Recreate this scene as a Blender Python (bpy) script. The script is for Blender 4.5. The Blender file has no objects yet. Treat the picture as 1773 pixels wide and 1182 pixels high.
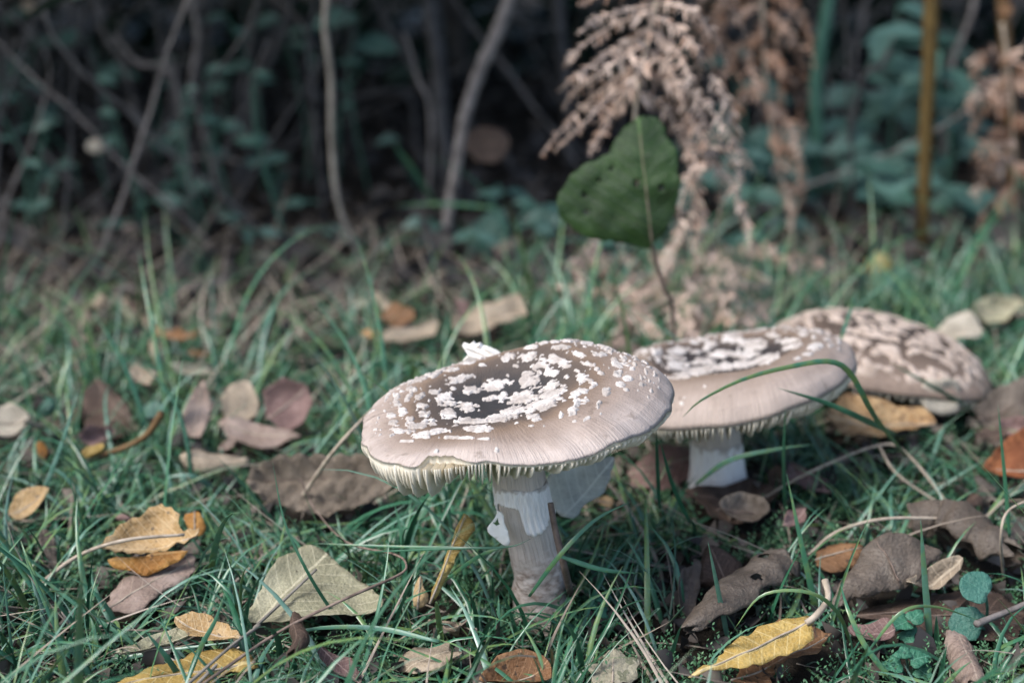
import bpy, math, random
import numpy as np
from mathutils import Vector, noise as mnoise
from mathutils.geometry import delaunay_2d_cdt
random.seed(7); rng = np.random.default_rng(7)
R = math.radians
sc = bpy.context.scene
col = sc.collection

# ------------------------------------------------------------------ camera
CAMH = 0.234; PITCH = R(17.6); FPX = 1773*50/36; CX, CY = 886.5, 591.0
cam = bpy.data.cameras.new('camera'); camo = bpy.data.objects.new('camera', cam); col.objects.link(camo)
camo.location = (0, 0, CAMH); camo.rotation_euler = (R(90)-PITCH, 0, 0)
cam.lens = 50; cam.sensor_width = 36; cam.clip_start = 0.01; cam.clip_end = 200
cam.dof.use_dof = True; cam.dof.focus_distance = 0.44; cam.dof.aperture_fstop = 7.5
sc.camera = camo
# ------------------------------------------------------------------ sky, sun, exposure
SUN_EL, SUN_AZ = R(52), R(-120)          # azimuth from +Y towards +X
w = bpy.data.worlds.new('World'); sc.world = w; w.use_nodes = True
nt = w.node_tree; bg = nt.nodes['Background']
sky = nt.nodes.new('ShaderNodeTexSky'); sky.sky_type = 'NISHITA'; sky.sun_disc = False
sky.sun_elevation = SUN_EL; sky.sun_rotation = SUN_AZ; sky.dust_density = 2.5; sky.ozone_density = 1.0; sky.air_density = 1.0
nt.links.new(sky.outputs[0], bg.inputs[0]); bg.inputs[1].default_value = 0.095
sun = bpy.data.lights.new('sun', 'SUN'); suno = bpy.data.objects.new('sun', sun); col.objects.link(suno)
sun.energy = 1.5; sun.angle = R(22); sun.color = (1.0, 0.965, 0.93)
sd = Vector((math.sin(SUN_AZ)*math.cos(SUN_EL), math.cos(SUN_AZ)*math.cos(SUN_EL), math.sin(SUN_EL)))
suno.rotation_euler = sd.to_track_quat('Z', 'Y').to_euler()
suno.location = sd*5
sc.view_settings.view_transform = 'Standard'; sc.view_settings.look = 'None'
sc.view_settings.exposure = 1.74; sc.view_settings.gamma = 1.0
sc.render.resolution_x = 1024; sc.render.resolution_y = 682

# ------------------------------------------------------------------ pixel <-> place
sp, cp = math.sin(PITCH), math.cos(PITCH)
def ray(px, py):
    a = (px-CX)/FPX; b = -(py-CY)/FPX
    return Vector((a, b*sp+cp, b*cp-sp))
def at_y(px, py, Y):
    d = ray(px, py); t = Y/d.y
    return Vector((d.x*t, Y, CAMH+d.z*t))
def at_z(px, py, z):
    d = ray(px, py); t = (z-CAMH)/d.z
    return Vector((d.x*t, d.y*t, z))
def proj(P):
    P = np.asarray(P, float); x = P[..., 0]; y = P[..., 1]; z = P[..., 2]-CAMH
    dep = y*cp - z*sp; up = y*sp + z*cp
    dep = np.where(dep < 1e-3, 1e-3, dep)
    return CX+FPX*x/dep, CY-FPX*up/dep
def pxm(Y):                               # metres per photo pixel near distance Y
    return math.hypot(Y, CAMH-0.04)/FPX
def gz(x, y):                             # ground relief
    return 0.004*mnoise.noise(Vector((x*9, y*9, 0.3))) + 0.0018*mnoise.noise(Vector((x*40, y*40, 2.1)))
def inpoly(px, py, poly):
    res = np.zeros(px.shape, bool); n = len(poly); j = n-1
    for i in range(n):
        xi, yi = poly[i]; xj, yj = poly[j]
        c = ((yi > py) != (yj > py)) & (px < (xj-xi)*(py-yi)/((yj-yi) or 1e-9)+xi)
        res ^= c; j = i
    return res
def catmull(pts, n):
    pts = [Vector(p) for p in pts]
    P = [2*pts[0]-pts[1]] + pts + [2*pts[-1]-pts[-2]]
    out = []; m = len(pts)-1
    for k in range(n+1):
        t = k/n*m; i = min(int(t), m-1); f = t-i
        a, b, c, d = P[i], P[i+1], P[i+2], P[i+3]
        out.append(0.5*((2*b)+(c-a)*f+(2*a-5*b+4*c-d)*f*f+(3*b-a-3*c+d)*f**3))
    return out

# ------------------------------------------------------------------ objects
def tags(o, label=None, cat=None, group=None, kind=None):
    if label: o['label'] = label
    if cat: o['category'] = cat
    if group: o['group'] = group
    if kind: o['kind'] = kind
    return o
ROOT = {}
def empty(name, loc, label, cat, group=None):
    o = bpy.data.objects.new(name, None); col.objects.link(o); o.location = loc
    o.empty_display_size = 0.01
    ROOT[o.name] = Vector(loc)
    return tags(o, label, cat, group)
def mk(name, verts, faces, mat, parent=None, smooth=True, attrs=None, uv=None, solid=0, **kw):
    V = np.asarray(verts, float).reshape(-1, 3)
    if parent is not None: base = ROOT[parent.name]
    elif kw.get('kind'): base = Vector((0, 0, 0))
    else: base = Vector((V[:, 0].mean(), V[:, 1].mean(), V[:, 2].min()))
    V = V-np.array(base)
    me = bpy.data.meshes.new(name); me.from_pydata(V.tolist(), [], faces if isinstance(faces, list) else faces.tolist())
    if smooth: me.polygons.foreach_set('use_smooth', np.ones(len(me.polygons), bool))
    for k, a in (attrs or {}).items():
        at = me.attributes.new(k, 'FLOAT', 'POINT'); at.data.foreach_set('value', np.asarray(a, np.float32).ravel())
    if uv is not None:
        ul = me.uv_layers.new(name='UVMap'); li = np.zeros(len(me.loops), np.int32); me.loops.foreach_get('vertex_index', li)
        ul.data.foreach_set('uv', np.asarray(uv, np.float32)[li].ravel())
    if mat: me.materials.append(mat)
    o = bpy.data.objects.new(name, me); col.objects.link(o)
    if parent is not None: o.parent = parent
    else: o.location = base
    ROOT[o.name] = Vector(base)
    if solid:
        m = o.modifiers.new('thickness', 'SOLIDIFY'); m.thickness = solid; m.offset = 0
    return tags(o, **kw)

# ------------------------------------------------------------------ materials
def lin(c):
    return tuple(((x/255)/12.92 if x/255 <= .04045 else (((x/255)+.055)/1.055)**2.4) for x in c)
class NT:
    def __init__(s, name):
        s.m = bpy.data.materials.new(name); s.m.use_nodes = True; s.t = s.m.node_tree
        s.b = s.t.nodes['Principled BSDF']; s.out = s.t.nodes['Material Output']
    def n(s, typ, **kw):
        nd = s.t.nodes.new(typ)
        for k, v in kw.items():
            if k.startswith('i_'): nd.inputs[int(k[2:])].default_value = v
            else: setattr(nd, k, v)
        return nd
    def l(s, a, b): s.t.links.new(a, b)
    def math(s, op, a, b=None, c=None):
        nd = s.n('ShaderNodeMath', operation=op)
        for i, v in enumerate((a, b, c)):
            if v is None: continue
            if isinstance(v, (int, float)): nd.inputs[i].default_value = v
            else: s.l(v, nd.inputs[i])
        return nd.outputs[0]
    def ramp(s, fac, stops):
        r = s.n('ShaderNodeValToRGB'); e = r.color_ramp.elements
        while len(e) < len(stops): e.new(0.5)
        for el, (p, c) in zip(e, stops): el.position = p; el.color = (*c, 1)
        s.l(fac, r.inputs[0]); return r.outputs[0]
    def mix(s, fac, a, b, typ='MIX'):
        m = s.n('ShaderNodeMix', data_type='RGBA', blend_type=typ)
        for i, v in ((0, fac), (6, a), (7, b)):
            if isinstance(v, (int, float)): m.inputs[i].default_value = v
            elif isinstance(v, tuple): m.inputs[i].default_value = (*v, 1)
            else: s.l(v, m.inputs[i])
        return m.outputs[2]
    def noise(s, scale, detail=3, vec=None, rough=.55):
        nd = s.n('ShaderNodeTexNoise'); nd.inputs['Scale'].default_value = scale; nd.inputs['Detail'].default_value = detail
        nd.inputs['Roughness'].default_value = rough
        if vec is None:
            g = s.n('ShaderNodeNewGeometry'); vec = g.outputs['Position']
        s.l(vec, nd.inputs['Vector']); return nd.outputs[0]
    def attr(s, name):
        return s.n('ShaderNodeAttribute', attribute_name=name).outputs['Fac']
    def bump(s, h, strength, dist):
        b = s.n('ShaderNodeBump'); b.inputs['Strength'].default_value = strength; b.inputs['Distance'].default_value = dist
        s.l(h, b.inputs['Height']); s.l(b.outputs[0], s.b.inputs['Normal']); return b.outputs[0]
    def fin(s, colr, rough=.6, spec=.3, transl=0, tcol=None, sss=0):
        if isinstance(colr, tuple): s.b.inputs['Base Color'].default_value = (*colr, 1)
        else: s.l(colr, s.b.inputs['Base Color'])
        s.b.inputs['Roughness'].default_value = rough; s.b.inputs['Specular IOR Level'].default_value = spec
        if sss:
            s.b.inputs['Subsurface Weight'].default_value = sss; s.b.inputs['Subsurface Radius'].default_value = (1, .8, .6)
            s.b.inputs['Subsurface Scale'].default_value = .0015
        if transl:
            t = s.n('ShaderNodeBsdfTranslucent'); mx = s.n('ShaderNodeMixShader'); mx.inputs[0].default_value = transl
            c = tcol or colr
            if isinstance(c, tuple): t.inputs[0].default_value = (*c, 1)
            else: s.l(c, t.inputs[0])
            s.l(s.b.outputs[0], mx.inputs[1]); s.l(t.outputs[0], mx.inputs[2]); s.l(mx.outputs[0], s.out.inputs[0])
        return s.m
def foliage(name, stops, rough=.5, spec=.35, transl=.3, nscale=250, nmix=.35):
    q = NT(name); a = q.attr('rnd')
    f = q.math('ADD', q.math('MULTIPLY', a, 1-nmix), q.math('MULTIPLY', q.noise(nscale, 2), nmix))
    return q.fin(q.ramp(f, stops), rough, spec, transl)
def leafmat(name, c1, c2, vein, spot=None, spotamt=.0, rough=.65, transl=.2, nv=9, veinw=.10, mott=90, edge=None):
    q = NT(name); uvn = q.n('ShaderNodeUVMap'); sx = q.n('ShaderNodeSeparateXYZ'); q.l(uvn.outputs[0], sx.inputs[0])
    u, v = sx.outputs[0], sx.outputs[1]
    av = q.math('ABSOLUTE', v)
    nz = q.noise(mott, 5)
    base = q.ramp(nz, [(.36, tuple(x*.72 for x in c1)), (.5, c1), (.66, c2)])
    fine = q.noise(900, 3)
    vo = q.n('ShaderNodeTexVoronoi'); vo.feature = 'DISTANCE_TO_EDGE'; vo.inputs['Scale'].default_value = 520
    gq = q.n('ShaderNodeNewGeometry'); q.l(gq.outputs['Position'], vo.inputs['Vector'])
    net = q.math('LESS_THAN', vo.outputs['Distance'], .07)
    base = q.mix(q.math('MULTIPLY', fine, .55), base, tuple(x*.42 for x in c1))
    base = q.mix(q.math('MULTIPLY', net, .22), base, vein)
    blot = q.noise(34, 4); base = q.mix(q.ramp(blot, [(.52, (0, 0, 0)), (.66, (.6, .6, .6))]), base, tuple(x*.5 for x in c1))
    t = q.math('FRACT', q.math('ADD', q.math('MULTIPLY', q.math('SUBTRACT', u, q.math('MULTIPLY', av, .8)), nv), q.math('MULTIPLY', q.noise(60, 1), .5)))
    ln = q.math('LESS_THAN', q.math('ABSOLUTE', q.math('SUBTRACT', t, .5)), veinw*.5)
    mid = q.math('LESS_THAN', av, .012)
    vm = q.math('MINIMUM', q.math('ADD', q.math('MULTIPLY', ln, .55), q.math('MULTIPLY', mid, .85)), 1.0)
    base = q.mix(vm, base, vein)
    if spotamt:
        sn = q.noise(330, 2)
        s2 = q.math('GREATER_THAN', sn, 1-spotamt)
        base = q.mix(q.math('MULTIPLY', s2, .8), base, spot or (.02, .015, .01))
    if edge:
        base = q.mix(q.math('MULTIPLY', q.math('GREATER_THAN', q.math('ADD', av, q.math('MULTIPLY', q.noise(70, 3), .3)), .47), .9), base, edge)
    h = q.math('ADD', q.math('ADD', q.math('MULTIPLY', vm, .6), fine), q.math('MULTIPLY', net, .3))
    q.bump(h, .8, .0009)
    return q.fin(base, rough, .3, transl)

M = {}
M['grass'] = foliage('grass_green', [(.0, (.008, .040, .022)), (.28, (.020, .085, .044)), (.48, (.042, .14, .080)), (.58, (.115, .185, .060)), (.70, (.07, .175, .125)), (.85, (.15, .25, .20)), (.95, (.24, .33, .28)), (1, (.27, .25, .17))], rough=.32, spec=.55, transl=.14)
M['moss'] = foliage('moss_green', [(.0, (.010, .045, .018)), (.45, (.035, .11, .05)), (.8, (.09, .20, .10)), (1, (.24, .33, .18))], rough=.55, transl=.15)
M['straw'] = foliage('dry_straw', [(.0, (.07, .058, .046)), (.5, (.24, .20, .16)), (1, (.50, .44, .37))], rough=.7, transl=.15)
M['fern'] = foliage('dry_fern', [(.0, (.09, .042, .022)), (.3, (.20, .105, .062)), (.55, (.30, .205, .155)), (.85, (.47, .37, .31)), (1, (.56, .47, .41))], rough=.8, transl=.15, nscale=60, nmix=.25)
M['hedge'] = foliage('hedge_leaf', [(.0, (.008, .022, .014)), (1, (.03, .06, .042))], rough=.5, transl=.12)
M['weed'] = foliage('weed_leaf', [(.0, (.016, .05, .036)), (.35, (.035, .085, .066)), (.7, (.075, .15, .125)), (1, (.15, .22, .19))], rough=.45, transl=.25, nscale=60)
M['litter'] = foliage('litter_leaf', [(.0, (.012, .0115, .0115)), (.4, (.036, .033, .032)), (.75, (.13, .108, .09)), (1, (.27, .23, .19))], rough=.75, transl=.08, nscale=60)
def barkmat(name, c1, c2, sc_=120):
    q = NT(name); n = q.noise(sc_, 5); c = q.ramp(n, [(.3, c1), (.7, c2)]); q.bump(n, .6, .001); return q.fin(c, .8, .25)
M['bark'] = barkmat('grey_bark', (.085, .075, .07), (.22, .20, .19))
M['twig'] = barkmat('dull_twig', (.024, .024, .025), (.082, .080, .081))
M['tantwig'] = barkmat('tan_twig', (.11, .10, .085), (.24, .22, .19))
M['olivestem'] = barkmat('olive_stem', (.055, .036, .010), (.10, .066, .020))
M['orangestem'] = barkmat('orange_stem', (.06, .035, .014), (.14, .085, .04))
M['stalk'] = barkmat('tan_stalk', (.20, .165, .125), (.36, .31, .25), 300)
M['browntwig'] = barkmat('brown_twig', (.07, .05, .04), (.19, .145, .12), 300)
M['greenstem'] = barkmat('green_stem', (.03, .09, .06), (.07, .16, .12))
q = NT('soil'); n = q.noise(45, 8, rough=.7); n2 = q.noise(500, 3)
q.bump(q.math('ADD', n, q.math('MULTIPLY', n2, .4)), 1, .004)
M['soil'] = q.fin(q.ramp(n, [(.3, (.008, .007, .006)), (.6, (.022, .018, .014)), (.8, (.045, .036, .028))]), .95, .1)
# mushroom skin: s = 0 centre .. 1 margin, ang = angle / 2pi
def skinmat(name, dark, midc, rim, d0=.16, d1=.42):
    q = NT(name); s = q.attr('s'); a = q.attr('ang')
    cb = q.n('ShaderNodeCombineXYZ'); q.l(q.math('MULTIPLY', a, 260.0), cb.inputs[0]); q.l(q.math('MULTIPLY', s, 5.0), cb.inputs[1])
    fib = q.noise(1.0, 3, cb.outputs[0])
    cl = q.noise(70, 4)
    sn = q.math('ADD', s, q.math('MULTIPLY', q.math('SUBTRACT', cl, .5), .28))
    c = q.ramp(sn, [(d0, dark), (d1, tuple((x*.45+y*.55) for x, y in zip(midc, dark))), (.60, midc), (.84, tuple((x+y)/2 for x, y in zip(midc, rim))), (.97, rim)])
    c = q.mix(q.math('MULTIPLY', q.ramp(fib, [(.4, (0, 0, 0)), (.75, (1, 1, 1))]), .20), c, tuple(x*.62 for x in midc))
    fine = q.noise(1400, 2)
    cb3 = q.n('ShaderNodeCombineXYZ'); q.l(q.math('MULTIPLY', a, 620.0), cb3.inputs[0]); q.l(q.math('MULTIPLY', s, 2.0), cb3.inputs[1])
    stri = q.math('MULTIPLY', q.noise(1.0, 1, cb3.outputs[0]), q.ramp(s, [(.80, (0, 0, 0)), (.97, (1, 1, 1))]))
    c = q.mix(q.math('MULTIPLY', q.ramp(stri, [(.45, (0, 0, 0)), (.7, (1, 1, 1))]), .35), c, tuple(x*.6 for x in rim))
    dirt = q.noise(260, 5); c = q.mix(q.ramp(dirt, [(.60, (0, 0, 0)), (.74, (.55, .55, .55))]), c, tuple(x*.6 for x in midc))
    q.bump(q.math('ADD', q.math('ADD', q.math('MULTIPLY', fib, .7), q.math('MULTIPLY', fine, .5)), q.math('MULTIPLY', stri, 1.2)), .75, .0006)
    return q.fin(c, .6, .25, sss=.05)
M['skin'] = skinmat('cap_skin', (.024, .025, .028), (.150, .108, .080), (.38, .325, .295), .26, .52)
M['skin2'] = skinmat('cap_skin_pale_lip', (.022, .020, .022), (.145, .108, .083), (.33, .275, .242), .36, .54)
M['skin3'] = skinmat('cap_skin_old', (.03, .024, .022), (.085, .062, .048), (.22, .165, .13))
q = NT('wart'); n = q.noise(700, 5); n2 = q.noise(150, 3); q.bump(n, .9, .0008)
M['wart'] = q.fin(q.mix(q.ramp(n2, [(.40, (.7, .7, .7)), (.60, (0, 0, 0))]), q.ramp(n, [(.3, (.36, .335, .315)), (.65, (.50, .472, .45))]), (.23, .20, .18)), .8, .15)
q = NT('wart_old'); n = q.noise(200, 4); q.bump(n, .7, .0006)
M['wart3'] = q.fin(q.ramp(n, [(.3, (.26, .205, .165)), (.65, (.44, .365, .31))]), .8, .2)
q = NT('gill'); n = q.noise(400, 2); M['gill'] = q.fin(q.ramp(n, [(.3, (.72, .65, .52)), (.7, (.82, .77, .66))]), .6, .25, transl=.12)
q = NT('flesh'); n = q.noise(350, 4); q.bump(n, .6, .0008); M['flesh'] = q.fin(q.ramp(n, [(.3, (.72, .69, .62)), (.7, (.82, .80, .75))]), .7, .25, sss=.1)
def stemmat(name, pale, brown):
    q = NT(name); s = q.attr('s'); a = q.attr('ang')
    cb = q.n('ShaderNodeCombineXYZ'); q.l(q.math('MULTIPLY', a, 90.0), cb.inputs[0]); q.l(q.math('MULTIPLY', s, 6.0), cb.inputs[1])
    fib = q.noise(1.0, 4, cb.outputs[0])
    cb2 = q.n('ShaderNodeCombineXYZ'); q.l(q.math('MULTIPLY', a, 14.0), cb2.inputs[0]); q.l(q.math('MULTIPLY', s, 34.0), cb2.inputs[1])
    scal = q.noise(1.0, 4, cb2.outputs[0])
    low = q.ramp(s, [(.38, (0, 0, 0)), (.55, (1, 1, 1))])
    f1 = q.mix(low, fib, scal)
    cc = q.ramp(f1, [(.36, brown), (.62, pale)])
    top = q.ramp(fib, [(.30, tuple(x*.72 for x in pale)), (.6, pale)])
    c = q.mix(low, top, cc)
    q.bump(f1, .8, .0010)
    return q.fin(c, .7, .2, sss=.06)
M['stem'] = stemmat('stem_skin', (.54, .475, .42), (.24, .185, .15))
q = NT('ring_skin'); a = q.attr('ang'); s = q.attr('s')
cb = q.n('ShaderNodeCombineXYZ'); q.l(q.math('MULTIPLY', a, 210.0), cb.inputs[0]); q.l(q.math('MULTIPLY', s, 3.0), cb.inputs[1])
fib = q.noise(1.0, 2, cb.outputs[0]); q.bump(fib, .6, .0006)
band = q.math('ADD', s, q.math('MULTIPLY', q.math('SUBTRACT', q.noise(350, 3), .5), .5))
M['ring'] = q.fin(q.mix(q.ramp(band, [(.02, (1, 1, 1)), (.13, (0, 0, 0))]), q.ramp(fib, [(.3, (.66, .63, .60)), (.6, (.82, .81, .79))]), (.40, .36, .32)), .65, .25, transl=.08)
def B(c): return lin(c)
M['l_olive'] = leafmat('leaf_pale_olive', (.30, .29, .19), (.40, .385, .27), (.46, .43, .31), spotamt=.26, nv=7, veinw=.09)
M['l_yellow'] = leafmat('leaf_yellow', (.46, .31, .085), (.60, .44, .15), (.62, .50, .24), spotamt=.30, spot=(.16, .09, .03), nv=10, transl=.25)
M['l_yeltan'] = leafmat('leaf_yellow_tan', (.42, .275, .12), (.56, .42, .25), (.58, .45, .28), spotamt=.33, spot=(.11, .085, .06), nv=9)
M['l_orange'] = leafmat('leaf_orange', (.34, .15, .03), (.48, .26, .07), (.45, .26, .10), spotamt=.33, spot=(.09, .05, .03), nv=9)
M['l_rust'] = leafmat('leaf_rust', (.22, .07, .025), (.34, .13, .05), (.30, .13, .06), spotamt=.32, nv=8)
M['l_orbrown'] = leafmat('leaf_orange_brown', (.20, .10, .045), (.32, .175, .085), (.33, .20, .11), spotamt=.36, spot=(.05, .035, .025), nv=8)
M['l_spot'] = leafmat('leaf_tan_orange_spotted', (.36, .21, .09), (.52, .36, .19), (.50, .37, .22), spotamt=.42, spot=(.14, .08, .04), nv=8)
M['l_pink'] = leafmat('leaf_pink_brown', (.27, .20, .165), (.38, .30, .26), (.34, .27, .22), spotamt=.28, spot=(.08, .055, .045), nv=8)
M['l_mauve'] = leafmat('leaf_mauve', (.20, .12, .11), (.32, .21, .19), (.33, .24, .21), spotamt=.2, nv=8)
M['l_grey'] = leafmat('leaf_grey_brown', (.135, .11, .088), (.225, .19, .155), (.10, .075, .06), nv=9, veinw=.10, rough=.5)
M['l_ribbed'] = leafmat('leaf_ribbed_grey', (.17, .138, .105), (.25, .205, .16), (.10, .08, .06), nv=8, veinw=.08)
M['l_brown'] = leafmat('leaf_dull_brown', (.075, .05, .038), (.15, .105, .08), (.13, .09, .07), nv=8)
M['l_tan'] = leafmat('leaf_tan', (.34, .275, .20), (.46, .385, .30), (.44, .37, .28), spotamt=.2, nv=8)
M['l_cream'] = leafmat('leaf_cream', (.50, .45, .36), (.62, .57, .48), (.55, .50, .42), nv=8)
M['l_mint'] = leafmat('leaf_pale_mint', (.66, .70, .64), (.76, .79, .73), (.76, .79, .73), nv=6, transl=.5)
M['l_dock'] = leafmat('leaf_dock', (.015, .046, .010), (.034, .080, .019), (.065, .125, .036), spotamt=.30, spot=(.03, .025, .018), nv=8, veinw=.07, rough=.42, transl=.25, mott=45)
M['l_teal'] = leafmat('leaf_teal', (.05, .13, .10), (.10, .20, .165), (.14, .24, .19), nv=7, rough=.4)
M['l_blue'] = leafmat('leaf_blue_green', (.045, .15, .115), (.075, .20, .16), (.10, .24, .19), nv=5, rough=.4)
M['l_decay'] = leafmat('leaf_pale_decayed', (.32, .30, .22), (.55, .52, .42), (.40, .36, .26), spotamt=.40, spot=(.12, .13, .08), nv=7)

# ------------------------------------------------------------------ generic shapes
def tube_data(pts, radii, n=8, cap=True):
    V = []; F = []; S = []; A = []
    m = len(pts); up = Vector((.13, .9, .2)).normalized()
    for i, p in enumerate(pts):
        t = (pts[min(i+1, m-1)]-pts[max(i-1, 0)])
        t = t.normalized() if t.length > 1e-9 else Vector((0, 0, 1))
        b = t.cross(up); b = b.normalized() if b.length > 1e-5 else Vector((1, 0, 0)); c = b.cross(t)
        for k in range(n):
            a = 2*math.pi*k/n
            V.append(p+float(radii[i])*(math.cos(a)*b+math.sin(a)*c)); S.append(i/(m-1)); A.append(k/n)
    for i in range(m-1):
        for k in range(n):
            F.append((i*n+k, i*n+(k+1) % n, (i+1)*n+(k+1) % n, (i+1)*n+k))
    if cap: F += [tuple(range(n))[::-1], tuple(range((m-1)*n, m*n))]
    return V, F, S, A
def tube(name, pts, r0, r1, mat, parent=None, seg=14, n=7, wob=0.0, **kw):
    P = catmull(pts, seg); m = len(P)
    rr = []
    for i, p in enumerate(P):
        t = i/(m-1); rr.append((r0*(1-t)+r1*t)*(1+.18*mnoise.noise(p*140)))
        if wob: P[i] = p+Vector((mnoise.noise(p*25), mnoise.noise(p*25+Vector((5, 0, 0))), mnoise.noise(p*25+Vector((0, 9, 0)))))*wob
    V, F, S, A = tube_data(P, rr, n)
    return mk(name, V, F, mat, parent, attrs={'rnd': np.full(len(V), random.random())}, **kw)

KEEP = []            # (pixel polygon, distance, pass probability): grass is thinned in front of these
def lay(poly, tip_px, base_px, z0, pitch, roll, ser=0.0, serf=26, fold=0.0, rib=0.0, nv=8, crump=.0012, curl=0.0, res=.0024, Y=None, bend=0.0):
    cx = sum(p[0] for p in poly)/len(poly); cy = sum(p[1] for p in poly)/len(poly)
    A = at_y(cx, cy, Y) if Y else at_z(cx, cy, z0)
    p_, r_ = R(pitch), R(roll)
    nrm = Vector((math.sin(r_), -math.sin(p_)*math.cos(r_), math.cos(p_)*math.cos(r_))).normalized()
    def onp(px, py):
        d = ray(px, py); o = Vector((0, 0, CAMH)); t = (A-o).dot(nrm)/d.dot(nrm); return o+d*t
    e1 = (onp(*tip_px)-onp(*base_px)); Lm = e1.length; e1.normalize(); e2 = nrm.cross(e1)
    b0 = onp(*base_px)
    def to2(P): return ((P-b0).dot(e1), (P-b0).dot(e2))
    pts = [Vector((*to2(onp(*p)), 0)) for p in poly]
    # resample outline
    loop = pts+[pts[0]]; out = []
    for a, b in zip(loop[:-1], loop[1:]):
        k = max(1, int((b-a).length/(res*.8)))
        for i in range(k): out.append(a.lerp(b, i/k))
    # light smoothing then serration
    n = len(out); out = [(out[i-1]+2*out[i]+out[(i+1) % n])/4 for i in range(n)]
    per = 0; oo = []
    ar = sum(out[i-1].x*out[i].y-out[i].x*out[i-1].y for i in range(n))
    for i in range(n):
        t = out[(i+1) % n]-out[i-1]; per += (out[i]-out[i-1]).length
        no = Vector((t.y, -t.x, 0)); no = no.normalized() if no.length > 0 else no
        if ar < 0: no = -no
        d = mnoise.noise(out[i]*300+Vector((cx, cy, 0)))*.0008+mnoise.noise(out[i]*110+Vector((cy, cx, 0)))*.0016*min(1, Lm/.04)**2
        if ser: d += ser*(1-((per*1000/ (1000/serf)*1.0) % 1.0)*1.6)
        oo.append(out[i]+no*d)
    xs = [p.x for p in oo]; ys = [p.y for p in oo]
    inner = []
    gx = np.arange(min(xs), max(xs), res); gy = np.arange(min(ys), max(ys), res)
    G = np.array([(x+random.uniform(-.2, .2)*res, y+random.uniform(-.2, .2)*res) for x in gx for y in gy])
    if len(G):
        ok = inpoly(G[:, 0], G[:, 1], [(p.x, p.y) for p in oo]); inner = [tuple(g) for g in G[ok]]
    vin = [Vector((p.x, p.y)) for p in oo]+[Vector(g) for g in inner]
    ed = [(i, (i+1) % n) for i in range(n)]
    r = delaunay_2d_cdt(vin, ed, [], 1, 1e-7)
    V2, F = r[0], [tuple(f) for f in r[2]]
    O = np.array([(p.x, p.y) for p in oo])
    V = []; UV = []
    for p in V2:
        u, v = p.x/Lm, p.y/Lm
        h = fold*abs(p.y)
        t = ((u-.8*abs(v))*nv) % 1.0
        if rib: h += rib*(math.sin(math.pi*t)**.8)*min(1, abs(v)/.05)
        P3 = b0+e1*p.x+e2*p.y
        h += crump*2.2*mnoise.noise(P3*38+Vector((cx, 0, 0)))+crump*mnoise.noise(P3*110)
        if curl:
            dd = math.sqrt(((O-np.array((p.x, p.y)))**2).sum(1).min()); h += curl*max(0, 1-dd/(.22*Lm))**2
        h += bend*(u-.5)**2*4
        V.append(P3+nrm*h); UV.append((u, v))
    return V, F, UV, (onp, nrm)
def leaf(name, label, mat, poly, base, tip, z=.014, pitch=12, roll=0, Y=None, group=None, stalk=None, keep=.12, stalkmat='stalk', stalkw=.0009, cat='leaf', midrib=True, holes=(), **kw):
    if Y is None: kw.setdefault('curl', random.uniform(-.003, .006))
    V, F, UV, (onp, nrm) = lay(poly, tip, base, z, pitch, roll, Y=Y, **kw)
    if holes:
        hx, hy = proj(np.array([[*v] for v in V]))
        F = [f for f in F if not any((hx[list(f)].mean()-a)**2+(hy[list(f)].mean()-b)**2 < r*r for a, b, r in holes)]
    Vn = np.array(V); lo = Vn[np.argmin(Vn[:, 2])]
    root = empty(name, (Vn[:, 0].mean(), Vn[:, 1].mean(), Vn[:, 2].min()), label, cat, group)
    bl = mk('blade', V, F, M[mat], root, uv=UV, solid=.00028)
    if midrib:
        P = [onp(base[0]+(tip[0]-base[0])*k/6*.93, base[1]+(tip[1]-base[1])*k/6*.93) for k in range(7)]
        # keep the rib on the blade: nearest blade vertex height
        Q = []
        for p in P:
            i = np.argmin(((Vn-np.array(p))**2).sum(1)); d = Vector(Vn[i])-p; Q.append(p+nrm*(d.dot(nrm)+.00018))
        tube('midrib', Q, .00042, .00018, M['stalk'] if mat not in ('l_dock', 'l_teal', 'l_blue', 'l_grey', 'l_ribbed', 'l_brown') else M['browntwig'] if mat != 'l_blue' and mat != 'l_teal' else M['greenstem'], root, 10, 5)
    if stalk:
        tube('stalk', stalk, stalkw, stalkw*1.25, M[stalkmat], root, 12, 6)
    if keep is not None: KEEP.append((poly, float(Vn[:, 1].min()), keep))
    return root
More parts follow.
